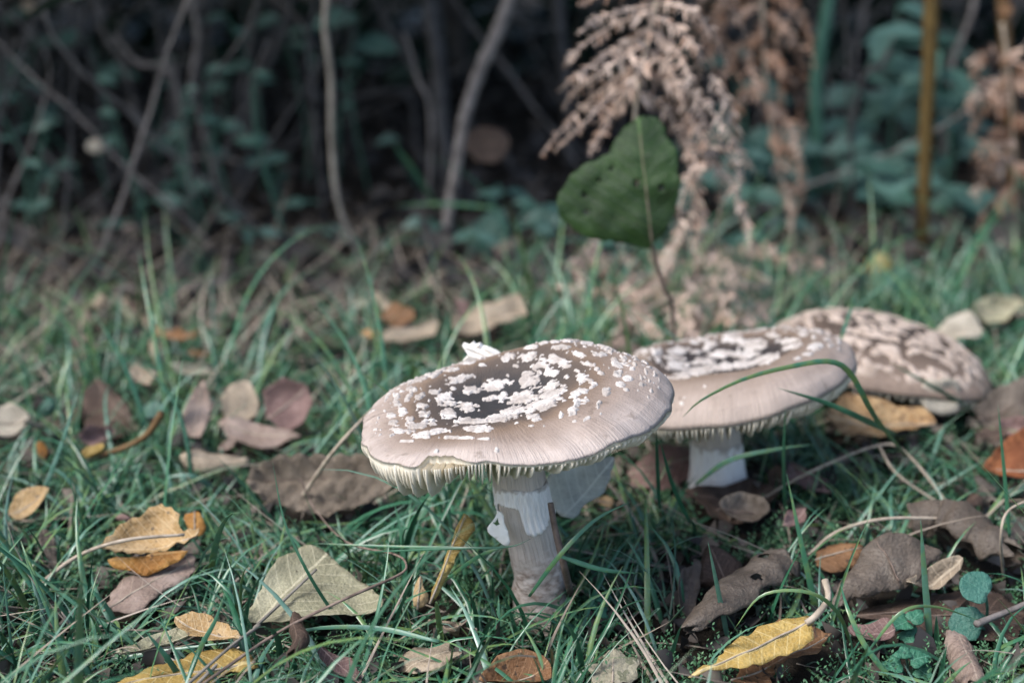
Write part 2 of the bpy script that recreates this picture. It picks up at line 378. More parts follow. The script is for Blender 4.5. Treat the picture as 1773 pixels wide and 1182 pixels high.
def rolled(name, label, mat, axis, rpx, a0, a1, z=.006, nv=8, rib=.05, holes=(), keep=.12, group=None, prof=(.35, .8, 1, 1, .9, .7), stalk=None, ragged=.25, flat=0.0):
    """a dead leaf rolled into an open tube; axis = pixels of its centre line"""
    Y0 = at_z(*axis[0], z).y; pr = rpx*pxm(Y0)
    pts = [at_z(x, y, z+pr*.75) for x, y in axis]; P = catmull(pts, 48); m = len(P); na = 30
    V = []; F = []; UV = []; seed = axis[0][0]*.01
    for i, p in enumerate(P):
        u = i/(m-1); t = (P[min(i+1, m-1)]-P[max(i-1, 0)]).normalized()
        b = t.cross(Vector((0, 0, 1))).normalized(); nn = b.cross(t)
        r = pr*float(np.interp(u, np.linspace(0, 1, len(prof)), prof))
        for k in range(na+1):
            f = k/na; wob = ragged*mnoise.noise(Vector((u*7, seed, 0 if f < .5 else 3)))
            aa = a0+(a1-a0)*(f+(f-.5)*wob*2)
            rr = r*(1-.30*f)*(1+rib*abs(math.sin(math.pi*nv*(u-.25*abs(f-.5)))) + .28*mnoise.noise(Vector((u*4, f*3, seed)))+.06*mnoise.noise(Vector((u*22, f*14, seed))))
            en = max(0, 1-min(u, 1-u)/.14); V.append(p+t*pr*.9*en*mnoise.noise(Vector((f*5, u*3, seed+5)))+rr*(math.cos(aa)*b*(1+flat)+math.sin(aa)*nn)); UV.append((u, (f-.5)*.9))
    for i in range(m-1):
        for k in range(na):
            u = (i+.5)/(m-1); f = (k+.5)/na
            if any(((u-hu)/hr)**2+((f-hf)/(hr*1.6))**2 < 1 for hu, hf, hr in holes): continue
            a = i*(na+1)+k; F.append((a, a+1, a+na+2, a+na+1))
    Vn = np.array(V)
    root = empty(name, (Vn[:, 0].mean(), Vn[:, 1].mean(), Vn[:, 2].min()), label, 'leaf', group)
    mk('blade', V, F, M[mat], root, uv=UV, solid=.0003)
    if stalk: tube('stalk', stalk, .0008, .001, M['browntwig'], root, 12, 6)
    px, py = proj(Vn); 
    if keep is not None:
        x0, x1, y0, y1 = px.min(), px.max(), py.min(), py.max()
        ax0, ax1 = axis[0], axis[-1]
        poly = [(ax0[0], ax0[1]-rpx), (ax1[0], ax1[1]-rpx), (ax1[0], ax1[1]+rpx*.7), (ax0[0], ax0[1]+rpx*.7)]
        KEEP.append((poly, float(Vn[:, 1].min()), keep))
    return root

# ------------------------------------------------------------------ ground
def axis_lines(lo, hi, f0, f1, st):
    a = list(np.arange(f0, f1, st)); s = st; x = f1
    while x < hi: a.append(x); s *= 1.35; x += s
    a.append(hi); s = st; x = f0-s; pre = []
    while x > lo: pre.append(x); s *= 1.35; x -= s
    pre.append(lo); return pre[::-1]+a
gxs = axis_lines(-60, 60, -.6, .6, .008); gys = axis_lines(-60, 60, .25, 1.3, .008)
GV = [(x, y, gz(x, y)) for y in gys for x in gxs]; nx = len(gxs)
GF = [(j*nx+i, j*nx+i+1, (j+1)*nx+i+1, (j+1)*nx+i) for j in range(len(gys)-1) for i in range(nx-1)]
mk('ground', GV, GF, M['soil'], kind='structure')

# ------------------------------------------------------------------ mushrooms
class Cap:
    def __init__(s, c, ax, ay, Rf, Hf, off, hc, prof, under=.4, zrim=None, cut=None, drop=None):
        s.drop = drop or (lambda t: .0)
        s.cut = cut or (lambda t: 0.0)
        s.c = Vector(c); s.ax, s.ay = ax, ay; s.Rf, s.Hf, s.off, s.hc = Rf, Hf, off, hc
        s.pk = np.array([p[0] for p in prof]); s.pv = np.array([p[1] for p in prof]); s.zr = zrim or (lambda t: 0)
        n = 720; th = np.linspace(-math.pi, math.pi, n+1)
        # radius as seen from the offset centre
        rim = np.array([(Rf(t)*math.cos(t)-off[0], Rf(t)*math.sin(t)-off[1]) for t in th])
        ang = np.arctan2(rim[:, 1], rim[:, 0]); rad = np.hypot(rim[:, 0], rim[:, 1]); o = np.argsort(ang)
        s.ta = np.concatenate([ang[o]-2*math.pi, ang[o], ang[o]+2*math.pi]); s.tr = np.tile(rad[o], 3)
        hh = np.array([Hf(t) for t in th]); zz = np.array([s.zr(t) for t in th])
        s.th = np.tile(hh[o], 3); s.tz = np.tile(zz[o], 3)
    def pol(s, x, y):                      # x,y relative to cap centre
        dx = np.asarray(x)-s.off[0]; dy = np.asarray(y)-s.off[1]
        t = np.arctan2(dy, dx); return np.hypot(dx, dy)/np.interp(t, s.ta, s.tr), t
    def shape(s, S):
        # monotone smooth interpolation of the profile
        S = np.clip(S, 0, 1); i = np.clip(np.searchsorted(s.pk, S)-1, 0, len(s.pk)-2)
        a, b = s.pk[i], s.pk[i+1]; f = (S-a)/(b-a); f2 = f*f*(3-2*f); w = np.where(b >= .9, f, .5*f+.5*f2)
        return s.pv[i]*(1-w)+s.pv[i+1]*w
    def ztop(s, x, y):
        S, t = s.pol(x, y); H = np.interp(t, s.ta, s.th); zr = np.interp(t, s.ta, s.tz)
        g = s.shape(S); k = np.clip((S-.12)/.5, 0, 1); k = k*k*(3-2*k)
        return s.c.z+s.ax*np.asarray(x)+s.ay*np.asarray(y)+zr*S**2+(s.hc*(1-k)+H*k)*g
    def plane(s, x, y):
        S, t = s.pol(x, y); return s.c.z+s.ax*np.asarray(x)+s.ay*np.asarray(y)+np.interp(t, s.ta, s.tz)*S**2
    def P(s, S, t):
        r = S*np.interp(t, s.ta, s.tr); return s.off[0]+r*np.cos(t), s.off[1]+r*np.sin(t)
    def mesh(s, name, mat, parent, nth=192, ns=46):
        V = []; F = []; A = []; Sv = []
        cuts = lambda th: np.array([s.cut(t) for t in th])/np.interp(th, s.ta, s.tr)
        svals = list(np.linspace(.004, .90, ns-12))+list(1-.10*(np.cos(np.linspace(0, math.pi/2, 12))[1:]))+[1.0]
        m = len(svals); th = np.linspace(-math.pi, math.pi, nth, endpoint=False)
        for S in svals:
            ct = cuts(th)
            x, y = s.P(np.where(S > .7, .7+(S-.7)*((1-ct)-.7)/.3, S), th); z = s.ztop(x, y)
            # fine lumpiness of the skin
            for k in range(nth):
                z_ = z[k]+(.0004*mnoise.noise(Vector((x[k]*120, y[k]*120, s.c.x*40)))+.0009*mnoise.noise(Vector((x[k]*38, y[k]*38, s.c.x*40+4))))*min(1, (1-S)*8)
                V.append((s.c.x+x[k], s.c.y+y[k], z_)); A.append((th[k]/(2*math.pi))+.5); Sv.append(S)
        nt_ = m
        for S in (1.0, .985, .965, .94, .9, .85, .75, .6, .3, .05):   # underside
            ct = cuts(th)
            x, y = s.P(np.where(S > .7, .7+(S-.7)*((1-ct)-.7)/.3, S), th); zt = s.ztop(x, y); pl = s.plane(x, y)
            z = np.minimum(pl-.0006*min(1, (1-S)*40)+(zt-pl)*.25*min(1, (1-S)*3), zt-.0004)
            z = z-np.array([s.drop(t) for t in th])*float(np.interp(S, [.05, .3, .6, .85, .95, .985, 1], [0, .0045, .0072, .0078, .0060, .0030, .0008]))
            for k in range(nth): V.append((s.c.x+x[k], s.c.y+y[k], z[k])); A.append((th[k]/(2*math.pi))+.5); Sv.append(S)
            m += 1
        for i in range(m-1):
            for k in range(nth):
                k2 = (k+1) % nth; F.append((i*nth+k, i*nth+k2, (i+1)*nth+k2, (i+1)*nth+k))
        F.append(tuple(range(nth))[::-1]); F.append(tuple(range((m-1)*nth, m*nth)))
        o = mk(name, V, F, mat, parent, attrs={'s': Sv, 'ang': A}); o.data.materials.append(M['gill'])
        mi = np.zeros(len(F), np.int32); mi[(nt_-1)*nth:m*nth] = 1; mi[-2] = 0; mi[-1] = 1; o.data.polygons.foreach_set('material_index', mi[:len(F)])
        return o
    def gills(s, parent, n, depth, ext=lambda t: 0.0, lo=.25):
        """one thin blade per gill"""
        for k in range(n):
            t = -math.pi+2*math.pi*(k+.35*random.random())/n
            short = (k % 2 == 1) and random.random() < .8
            Ss = [1.0, .985, .955, .90, .78, .6] + ([] if short else [.42, lo])
            dp = [.0020, .0036, .0058, .0074, .0080, .0070]+[.0056, .0036]
            if short: dp = [.0020, .0034, .0048, .0050, .0034, .0008]
            e = ext(t); V = []; F = []; j = random.uniform(.72, 1.18)*(.55 if random.random() < .06 else 1); jit = random.uniform(-.010, .010)
            for S, d in zip(Ss, dp):
                x, y = s.P(S, t+jit*S); pl = float(s.plane(x, y)); zt = float(s.ztop(x, y))
                top = pl-.0005+(zt-pl)*.22*min(1, (1-S)*3)
                if S == 1.0: x += math.cos(t)*(e-.0001); y += math.sin(t)*(e-.0001)
                w_ = .00024*(.8+.5*j)
                nx_, ny_ = -math.sin(t)*w_, math.cos(t)*w_
                bot = pl-d*depth(t)*j
                for sg in (-1, 1):
                    V.append((s.c.x+x+sg*nx_, s.c.y+y+sg*ny_, top)); V.append((s.c.x+x+sg*nx_*.5, s.c.y+y+sg*ny_*.5, bot))
            for i in range(len(Ss)-1):
                a = i*4; b = a+4
                F += [(a, a+1, b+1, b), (a+2, b+2, b+3, a+3), (a+1, a+3, b+3, b+1)]
            F.append((0, 2, 3, 1)); q_ = (len(Ss)-1)*4; F.append((q_, q_+1, q_+3, q_+2))
            mk('gill', V, F, M['gill'], parent)
    def warts(s, parent, field, thr, res, mat, thick=.00042, maxn=295):
        """raised veil patches: each connected island of the field is one piece"""
        Rm = float(s.tr.max()); g = np.arange(-Rm, Rm+res, res); X, Y = np.meshgrid(s.off[0]+g, s.off[1]+g)
        S, T = s.pol(X, Y); Z = s.ztop(X, Y); px, py = proj(np.stack([s.c.x+X, s.c.y+Y, Z], -1))
        Fd = field(X, Y, S, T, px, py); Fd[S > .975] = -1
        Fd[S > .98-np.array([s.cut(t) for t in T.ravel()]).reshape(T.shape)/np.interp(T, s.ta, s.tr)] = -1
        mask = Fd > thr; N = g.size
        lab = np.zeros(mask.shape, int); comps = []
        idx = np.argwhere(mask)
        for (i, j) in idx:
            if lab[i, j]: continue
            c = len(comps)+1; st = [(i, j)]; lab[i, j] = c; cells = []
            while st:
                a, b = st.pop(); cells.append((a, b))
                for da, db in ((1, 0), (-1, 0), (0, 1), (0, -1)):
                    p, r_ = a+da, b+db
                    if 0 <= p < N and 0 <= r_ < N and mask[p, r_] and not lab[p, r_]: lab[p, r_] = c; st.append((p, r_))
            comps.append(cells)
        comps = [c for c in comps if len(c) >= 5]; comps.sort(key=len, reverse=True)
        for n_, cells in enumerate(comps[:maxn]):
            cs = set(cells); vid = {}; V = []; F = []
            for (a, b) in cells:
                q4 = []
                for da, db in ((0, 0), (0, 1), (1, 1), (1, 0)):
                    key = (a+da, b+db)
                    if key not in vid:
                        vid[key] = len(V)
                        inner = all(((key[0]-e, key[1]-f) in cs) for e in (0, 1) for f in (0, 1))
                        i0, j0 = min(key[0], N-1), min(key[1], N-1)
                        x = s.off[0]+g[0]+(key[1]-.5)*res; y = s.off[1]+g[0]+(key[0]-.5)*res
                        x += res*.3*mnoise.noise(Vector((x*900, y*900, 0))); y += res*.3*mnoise.noise(Vector((x*900, y*900, 7)))
                        z = float(s.ztop(x, y))
                        SS, _ = s.pol(x, y)
                        z += (.0004*mnoise.noise(Vector((x*120, y*120, s.c.x*40)))+.0009*mnoise.noise(Vector((x*38, y*38, s.c.x*40+4))))*min(1, (1-float(SS))*8)
                        if inner: z += thick*(.45+min(1.0, (Fd[i0, j0]-thr)*2.2))*(1+.35*mnoise.noise(Vector((x*420, y*420, 3))))
                        else: z -= .00012
                        V.append((s.c.x+x, s.c.y+y, z))
                    q4.append(vid[key])
                F.append(tuple(q4))
            mk('wart', V, F, mat, parent)
def fnoise(X, Y, sc_, seed):
    out = np.empty(X.shape)
    for i in range(X.shape[0]):
        for j in range(X.shape[1]): out[i, j] = mnoise.noise(Vector((X[i, j]*sc_, Y[i, j]*sc_, seed)))
    return out
def ell_field(px, py, lst):
    f = np.full(px.shape, -1.0)
    for (cx, cy, rx, ry, an) in lst:
        a = R(an); dx = px-cx; dy = py-cy; u = dx*math.cos(a)+dy*math.sin(a); v = -dx*math.sin(a)+dy*math.cos(a)
        rx2 = rx*1.22; ry2 = ry*1.32
        m = (np.abs(dx) < rx2*1.8+4) & (np.abs(dy) < rx2*1.8+4)
        d = 1-((u[m]/rx2)**2+(v[m]/ry2)**2)
        f[m] = np.maximum(f[m], d)
    return f
def stem(parent, pts, rads, mat, n=40, m=60, scal=.0005, name='stem'):
    P = catmull(pts, m); rr = np.interp(np.linspace(0, 1, m+1), np.linspace(0, 1, len(rads)), rads)
    V, F, S, A = tube_data(P, list(rr), n)
    V2 = []
    for v, s_, a in zip(V, S, A):
        k = int(round(s_*m)); d = (v-P[k]); d.normalize()
        am = scal*(2.2*max(0, (s_-.42)*1.7)*mnoise.noise(Vector((math.cos(a*6.283)*3, math.sin(a*6.283)*3, s_*26)))+.8*mnoise.noise(v*160))
        V2.append(v+d*am)
    return mk(name, V2, F, mat, parent, attrs={'s': S, 'ang': A})
def skirt(parent, name, axis, r0, flare, hem, a0, a1, mat, n=120, ns=16, thick=.00028):
    """torn ring; axis(t) gives centre, hem(a) its length 0..1, flare(a) outward push"""
    V = []; F = []; S = []; A = []
    for k in range(n+1):
        a = a0+(a1-a0)*k/n; h = hem(a)
        for j in range(ns+1):
            t = j/ns*h; c, r = axis(t)
            rr = r+r0*min(1, t*8)-.0003*(t < .01)+flare(a)*(t**1.6)+.00028*math.sin(a*31+mnoise.noise(Vector((t*4, a, 0)))*2)*t+.0005*mnoise.noise(Vector((math.cos(a)*3, math.sin(a)*3, t*3)))
            V.append(c+Vector((math.cos(a)*rr, math.sin(a)*rr, 0))); S.append(t); A.append(a/6.283)
    for k in range(n):
        for j in range(ns):
            b = k*(ns+1)+j; F.append((b, b+ns+1, b+ns+2, b+1))
    return mk(name, V, F, mat, parent, attrs={'s': S, 'ang': A}, solid=thick)

def angd(a, b): return (a-b+math.pi) % (2*math.pi)-math.pi
def smooth(x, a, b):
    t = min(1, max(0, (x-a)/(b-a))); return t*t*(3-2*t)

# --- mushroom one
Y1 = .431; c1 = at_y(893, 711, Y1); base1 = at_z(936, 1062, .0)
def R1(t):
    r = .0497+.0012*math.sin(2*t+.6)+.0007*math.sin(5*t+1)+.00025*math.sin(19*t)+.0002*math.sin(31*t+2)
    r -= .0022*math.exp(-(angd(t, R(-90))/.6)**2)
    return r
def cut1(t):
    d = math.degrees(angd(t, R(-90))); d2 = math.degrees(angd(t, R(104)))
    c = .0048*smooth(d, -23, -21)*(1-smooth(d, -14, 0))*(1+.12*math.sin(d*1.7))   # bite in the front margin
    c += .0085*smooth(d2, -9, -2)*(1-smooth(d2, 2, 12))*(1+.2*math.sin(d2*1.3))    # notch in the far margin
    return c+.0011*max(0, mnoise.noise(Vector((math.cos(t)*9, math.sin(t)*9, 2)))-.18)+.0004*max(0, mnoise.noise(Vector((math.cos(t)*40, math.sin(t)*40, 5))))
def H1(t):
    return .0080+.0050*math.cos(angd(t, R(42)))-.0012*math.exp(-(angd(t, R(106))/.3)**2)
def z1(t):
    return .0012*math.exp(-(angd(t, R(-120))/.35)**2)-.0012*math.exp(-(angd(t, R(-80))/.25)**2)+.0010*math.sin(3*t)+.0006*math.sin(7*t+1)+.0003*math.sin(13*t)
cap1 = Cap(c1, .105, .0, R1, H1, (-.0115, .0015), .0034, [(0, 1.0), (.3, .96), (.6, 1.0), (.8, .80), (.92, .48), (.975, .2), (1, 0)], zrim=z1, cut=cut1, drop=lambda t: 1.0*math.exp(-(angd(t, R(-128))/.36)**2)+.18)
m1 = empty('mushroom', base1, 'brown capped mushroom in front, round cap ringed with pale warts, torn white skirt on stem', 'mushroom', None)
capo = cap1.mesh('cap', M['skin'], m1, 320, 52)
def gdep1(t):
    return .66+.85*math.exp(-(angd(t, R(-122))/.40)**2)+.30*math.exp(-(angd(t, R(-84))/.22)**2)
cap1.gills(capo, 250, gdep1)
zw = 1773/600
W1 = [(765,315,75,25,-8),(930,305,60,28,-10),(925,265,35,12,-20),(640,340,48,16,-3),(500,375,45,14,5),(510,405,45,14,3),(620,425,52,20,2),(520,460,40,24,5),(800,375,25,18,-40),(735,385,42,10,-5),(900,380,68,24,-12),(1040,370,72,42,-25),(1050,315,40,22,-40),(980,415,70,20,-20),(850,445,65,17,-12),(640,500,90,14,3),(790,485,80,18,-8),(675,540,70,12,-2),
(380,370,30,11,-20),(390,420,30,15,15),(400,465,32,15,5),(450,350,28,11,5),(525,360,20,8,0),(545,330,15,9,0),(335,335,30,13,0),(320,372,30,9,-40),(255,372,16,18,0),(258,405,20,13,0),(290,450,22,23,20),(322,490,20,13,0),(230,470,22,12,0),(245,508,28,12,0),(385,522,68,12,-5),(430,503,38,9,0),(335,512,28,9,0),(300,550,48,11,0),(420,562,86,11,-8),(470,548,42,9,-10),(530,583,48,6,0),(605,584,55,5,2),(380,582,45,6,0),(230,570,18,6,-15),(705,590,60,4,2),(310,600,45,4,4),(250,540,25,8,0),
(460,265,34,9,-30),(485,243,28,7,-30),(585,280,62,16,-10),(545,235,34,8,-12),(500,218,26,7,-15),(372,290,38,7,-15),(420,268,20,7,-15),(620,200,40,6,0),(330,300,20,6,-20),(690,212,25,5,0),
(930,175,55,19,-8),(1065,190,68,17,5),(1105,208,48,12,15),(985,222,48,14,-12),(1050,252,38,20,-5),(982,248,20,11,0),(828,168,38,18,-20),(1100,130,40,10,-5),(1190,157,38,11,15),(1300,157,38,9,8),(1240,207,38,9,10),(1330,125,42,10,15),(1300,97,36,6,5),(1230,102,30,7,0),(1150,97,38,6,0),(1065,103,28,5,-5),(950,127,38,9,-10),(1005,110,28,6,-10),
(1380,210,34,19,35),(1280,236,18,11,20),(1300,258,17,9,20),(1212,280,38,20,20),(1245,297,24,12,30),(1390,265,27,15,-5),(1420,185,14,11,0),(1440,290,24,14,0),(1402,322,24,12,10),(1462,240,14,9,0),(1330,352,24,17,-40),(1290,412,13,17,20),(1190,352,48,16,-15),(1262,320,24,11,-25),(1195,398,38,16,-15),(1155,447,34,15,-10),(1098,460,17,12,-40),(1228,485,17,8,-25),(1480,182,14,6,30),(1530,202,18,7,40),(1510,322,12,7,30),(1560,350,11,7,45),(1550,300,13,7,50),(1580,270,13,6,55),(1530,252,13,7,45),(1600,330,9,6,60),(1500,160,28,6,25),(1400,130,24,7,20),(1432,152,24,7,25),(1495,345,11,7,30),(1570,310,9,5,50),(1545,380,8,6,50),(1600,290,9,5,60),(1510,290,10,7,40),(1475,215,11,7,40),(1430,345,15,7,10),
(955,468,34,12,-20),(972,490,24,7,-10),(1005,432,24,10,-15),(940,518,20,3.5,0),(1010,516,7,4,0),(1170,496,13,4,0),(1300,464,9,4,0),(770,645,13,12,0),(460,655,11,9,0),(1130,270,18,8,-20),(1180,240,14,6,0),(870,220,18,6,0)]
W1 = [(600+a/zw, 560+b/zw, c/zw, d/zw, e) for a, b, c, d, e in W1]
def field1(X, Y, S, T, px, py):
    f = ell_field(px, py, W1)
    nz = fnoise(X, Y, 420, 1.0); n3 = fnoise(X, Y, 1000, 5.0)
    f = f+.85*nz+.70*n3-.02
    # fine crumbs of veil near the left and far margin
    cr = fnoise(X, Y, 620, 9.0)+.5*np.sin(S*60)*.3
    zone = ((T > R(20)) & (T < R(175)) & (S > .72)) | ((np.abs(T) > R(150)) & (S > .62) & (S < .92)) | ((T > R(-5)) & (T < R(60)) & (S > .7))
    f = np.where(zone, np.maximum(f, (cr-.24)*1.8), f)
    f = np.maximum(f, np.where((S > .3) & (S < .9) & ~((T > R(-140)) & (T < R(-10)) & (S > .62)), (cr-.42)*2.0, -1))
    return f
cap1.warts(capo, field1, .18, .00030, M['wart'])
# torn white flesh on the far margin
def flap(parent, px_poly, Y, mat, thick, name='torn_flesh'):
    V = [at_y(x, y, Y+.0006*math.sin(i*2.3)) for i, (x, y) in enumerate(px_poly)]
    n = len(V); back = [v+Vector((.0006, thick, -.0002)) for v in V]
    F = [tuple(range(n)), tuple(range(n, 2*n))[::-1]]+[(i, n+i, n+(i+1) % n, (i+1) % n) for i in range(n)]
    return mk(name, V+back, F, mat, parent, smooth=False)
flap(capo, [(800,627),(811,616),(803,603),(800,598),(810,602),(817,596),(822,601),(828,598),(834,603),(842,605),(848,608),(856,611),(863,616),(870,621),(876,631),(866,634),(850,630),(830,630)][::-1], .4745, M['flesh'], .0045)
# stem
P1 = [at_y(897,790,Y1-.001),at_y(902,840,Y1-.0005),at_y(908,885,Y1),at_y(921,935,Y1),at_y(932,985,Y1),at_y(934,1030,Y1),at_y(936,1075,Y1),at_y(937,1100,Y1)]
k1 = pxm(Y1)*1.0
r1 = [46*k1, 45*k1, 43*k1, 42*k1, 43*k1, 46*k1, 55*k1, 50*k1]
stem(m1, P1, r1, M['stem'], scal=.0010)
PT1 = catmull(P1, 60); RT1 = np.interp(np.linspace(0, 1, 61), np.linspace(0, 1, 8), r1)
def axis1(t):
    f = (.115+.205*t)*60; i = int(f); g = f-i
    return PT1[i].lerp(PT1[min(60, i+1)], g), RT1[i]*(1-g)+RT1[min(60, i+1)]*g
def hem1(a):
    d = math.degrees(angd(a, R(-90)))
    h = 1.0+.06*math.sin(a*3+1)+.07*mnoise.noise(Vector((math.cos(a)*4, math.sin(a)*4, 1)))
    gap = smooth(d, -70, -60)*(1-smooth(d, -9, 0))                # torn open on the front left
    h = h*(1-gap)+gap*(.46+.07*mnoise.noise(Vector((d*.3, 0, 0))))
    pnt = math.exp(-((d-16)/16)**2); h += .12*pnt-.16*smooth(d, 40, 75)*(1-smooth(d, 120, 150))
    h -= .30*(1-smooth(d, -84, -62))*smooth(d, -150, -100)
    return h
def flare1(a):
    d = math.degrees(angd(a, R(-90))); return .0012+.0010*math.exp(-((d-14)/20)**2)+.0006*math.sin(a*5)
skirt(m1, 'ring', axis1, .0004, flare1, hem1, -math.pi, math.pi, M['ring'], n=200)

V, F, UV, _ = lay([(861,878),(858,893),(844,911),(852,924),(866,936),(878,947),(883,936),(881,917),(875,903),(870,886)], (864,880), (876,944), .05, 78, -12, Y=Y1-.0105, crump=.0012, res=.0012)
_h = [(852,906),(862,897),(866,911)]
_px, _py = proj(np.array([[*v] for v in V])); F = [f for f in F if not inpoly(np.array([_px[list(f)].mean()]), np.array([_py[list(f)].mean()]), _h)[0]]
mk('torn_flap', V, F, M['flesh'], m1, solid=.0005, label='white torn flap of skirt peeling off the stem')

# --- mushroom two
Y2 = .532; c2 = at_y(1263, 655, Y2); base2 = at_z(1243, 866, 0)
def R2(t): return .0485+.0032*math.exp(-(angd(t, R(165))/.7)**2)+.0010*math.sin(2*t)+.0006*math.sin(5*t+2)+.0003*math.sin(17*t)
def H2(t): return .0104+.0030*math.cos(angd(t, R(-85)))+.0045*math.exp(-(angd(t, R(155))/.6)**2)
cap2 = Cap(c2, .20, .0, R2, H2, (-.003, .004), .0062, [(0, .9), (.3, .75), (.5, .84), (.60, 1.0), (.70, .97), (.84, .76), (.94, .42), (.98, .2), (1, 0)], zrim=lambda t: .0005*math.sin(4*t)+.0003*math.sin(9*t))
m2 = empty('mushroom', base2, 'brown mushroom behind the ringed one, cap with dense pale patches and broad bare front lip', 'mushroom', None)
cap2o = cap2.mesh('cap', M['skin2'], m2)
cap2.gills(cap2o, 190, lambda t: .95)
zq = 1773/733
W2 = [(240,268,30,16,5),(330,262,50,15,-5),(305,292,45,10,0),(725,190,30,11,10),(845,185,22,13,10),(785,215,45,11,-5),(800,242,50,12,-10),(640,232,60,26,-10),(555,205,60,18,0),(460,235,42,18,-30),(690,290,58,17,-15),(600,312,66,15,-8),(500,328,76,17,-8),(400,347,85,18,-8),(320,322,55,18,0),(330,372,55,8,-3),(240,300,20,11,0),(180,262,18,7,0),(900,250,36,16,0),(950,210,18,8,10),(825,291,22,5,0),(600,155,55,7,-5),(680,140,48,7,0),(745,150,38,7,5),(830,150,28,7,5),(890,205,11,9,0),(922,180,18,9,20),(510,270,58,16,-5),(610,272,56,19,-5),(430,212,30,9,0),(390,225,25,7,0),(430,302,50,16,-5),(660,160,40,7,0),(960,240,18,9,0),(1000,220,12,7,30),(1000,250,10,7,0),(870,275,25,7,0),(560,175,35,6,0),(400,265,22,8,0),(350,455,14,9,-50),(340,480,12,8,0),(435,407,6,7,0)]
W2 = [(1040+a/zq, 500+b/zq, c/zq, d/zq, e) for a, b, c, d, e in W2]
def field2(X, Y, S, T, px, py):
    f = ell_field(px, py, W2)+.75*fnoise(X, Y, 430, 21.0)+.5*fnoise(X, Y, 950, 25.0)-.22
    cr = fnoise(X, Y, 520, 29.0)
    zone = ((T > R(0)) & (S > .62) & (S < .93)) | ((T > R(120)) & (S < .9))
    return np.where(zone, np.maximum(f, (cr-.18)*1.5), f)
cap2.warts(cap2o, field2, .16, .00034, M['wart'])
P2 = [at_y(1240,715,Y2),at_y(1241,760,Y2),at_y(1242,800,Y2),at_y(1243,840,Y2),at_y(1244,870,Y2),at_y(1244,890,Y2)]
k2 = pxm(Y2); r2 = [42*k2, 42*k2, 42*k2, 42*k2, 40*k2, 36*k2]
stem(m2, P2, r2, M['stem'], m=40)
PT2 = catmull(P2, 40); RT2 = np.interp(np.linspace(0, 1, 41), np.linspace(0, 1, 6), r2)
def axis2(t):
    f = (.2+.5*t)*40; i = int(f); g = f-i; return PT2[i].lerp(PT2[i+1], g), RT2[i]
skirt(m2, 'ring', axis2, .0004, lambda a: .0028+.0005*math.sin(a*4), lambda a: .90+.05*math.sin(a*3+2)+.03*math.sin(a*7), -math.pi, math.pi, M['ring'])

# --- mushroom three, old, low in the grass
Y3 = .635; c3 = at_y(1522, 633, Y3); base3 = Vector((c3.x, c3.y, 0))
def R3(t): return .0525+.0015*math.sin(2*t+1)+.0012*math.sin(5*t)+.0004*math.sin(15*t)
cap3 = Cap(c3, -.17, -.05, R3, lambda t: .0205+.002*math.cos(angd(t, R(100))), (.0, .002), .0215, [(0, 1), (.3, .98), (.55, .88), (.75, .68), (.9, .40), (.97, .2), (1, 0)], zrim=lambda t: .0008*math.sin(4*t))
m3 = empty('mushroom', base3, 'old low domed mushroom with cracked tan patches over a dark cap, broken at the edge', 'mushroom', None)
cap3o = cap3.mesh('cap', M['skin3'], m3, 128, 36)
_pts = rng.uniform(-.055, .055, (260, 2))
def field3(X, Y, S, T, px, py):
    f = .95*fnoise(X, Y, 150, 3.0)+.75*fnoise(X, Y, 330, 8.0)+.3*fnoise(X, Y, 800, 5.0)+.42
    f = f-.5*np.abs(np.sin(S*15+2*fnoise(X, Y, 60, 6.0)))**3-np.where(fnoise(X, Y, 48, 14.0) > .22, .35, 0)
    return np.clip(f, -1, .8)-np.where(S > .93, .6, 0)
cap3.warts(cap3o, field3, .12, .0006, M['wart3'], thick=.0005)
cap3.gills(cap3o, 90, lambda t: .8)
stem(m3, [c3+Vector((0, 0, .002)), Vector((c3.x, c3.y, .008)), Vector((c3.x, c3.y, -.012))], [.009, .009, .008], M['stem'], n=20, m=12)
V, F, UV, _ = lay([(1600,655),(1625,660),(1650,652),(1668,662),(1660,690),(1663,712),(1640,720),(1605,712),(1594,690)], (1630,655), (1630,718), .02, 66, 8, Y=.588, crump=.003)
mk('torn_flesh', V, F, M['l_cream'], cap3o, uv=UV, solid=.002, label='pale broken flesh where the old cap has split')

KEEP += [([(620,745),(640,700),(700,650),(800,600),(1000,580),(1110,610),(1165,680),(1120,760),(1000,815),(930,835),(800,840),(700,815)], .375, .0),
         ([(845,820),(960,820),(965,920),(965,1040),(885,1040),(880,950),(845,925)], .41, .03),
         ([(1055,590),(1330,550),(1475,605),(1465,650),(1380,700),(1240,740),(1150,750)], .48, .0),
         ([(1190,740),(1295,740),(1295,850),(1190,850)], .51, .05),
         ([(1330,540),(1420,515),(1560,530),(1660,580),(1715,680),(1560,720),(1480,690)], .58, .25)]

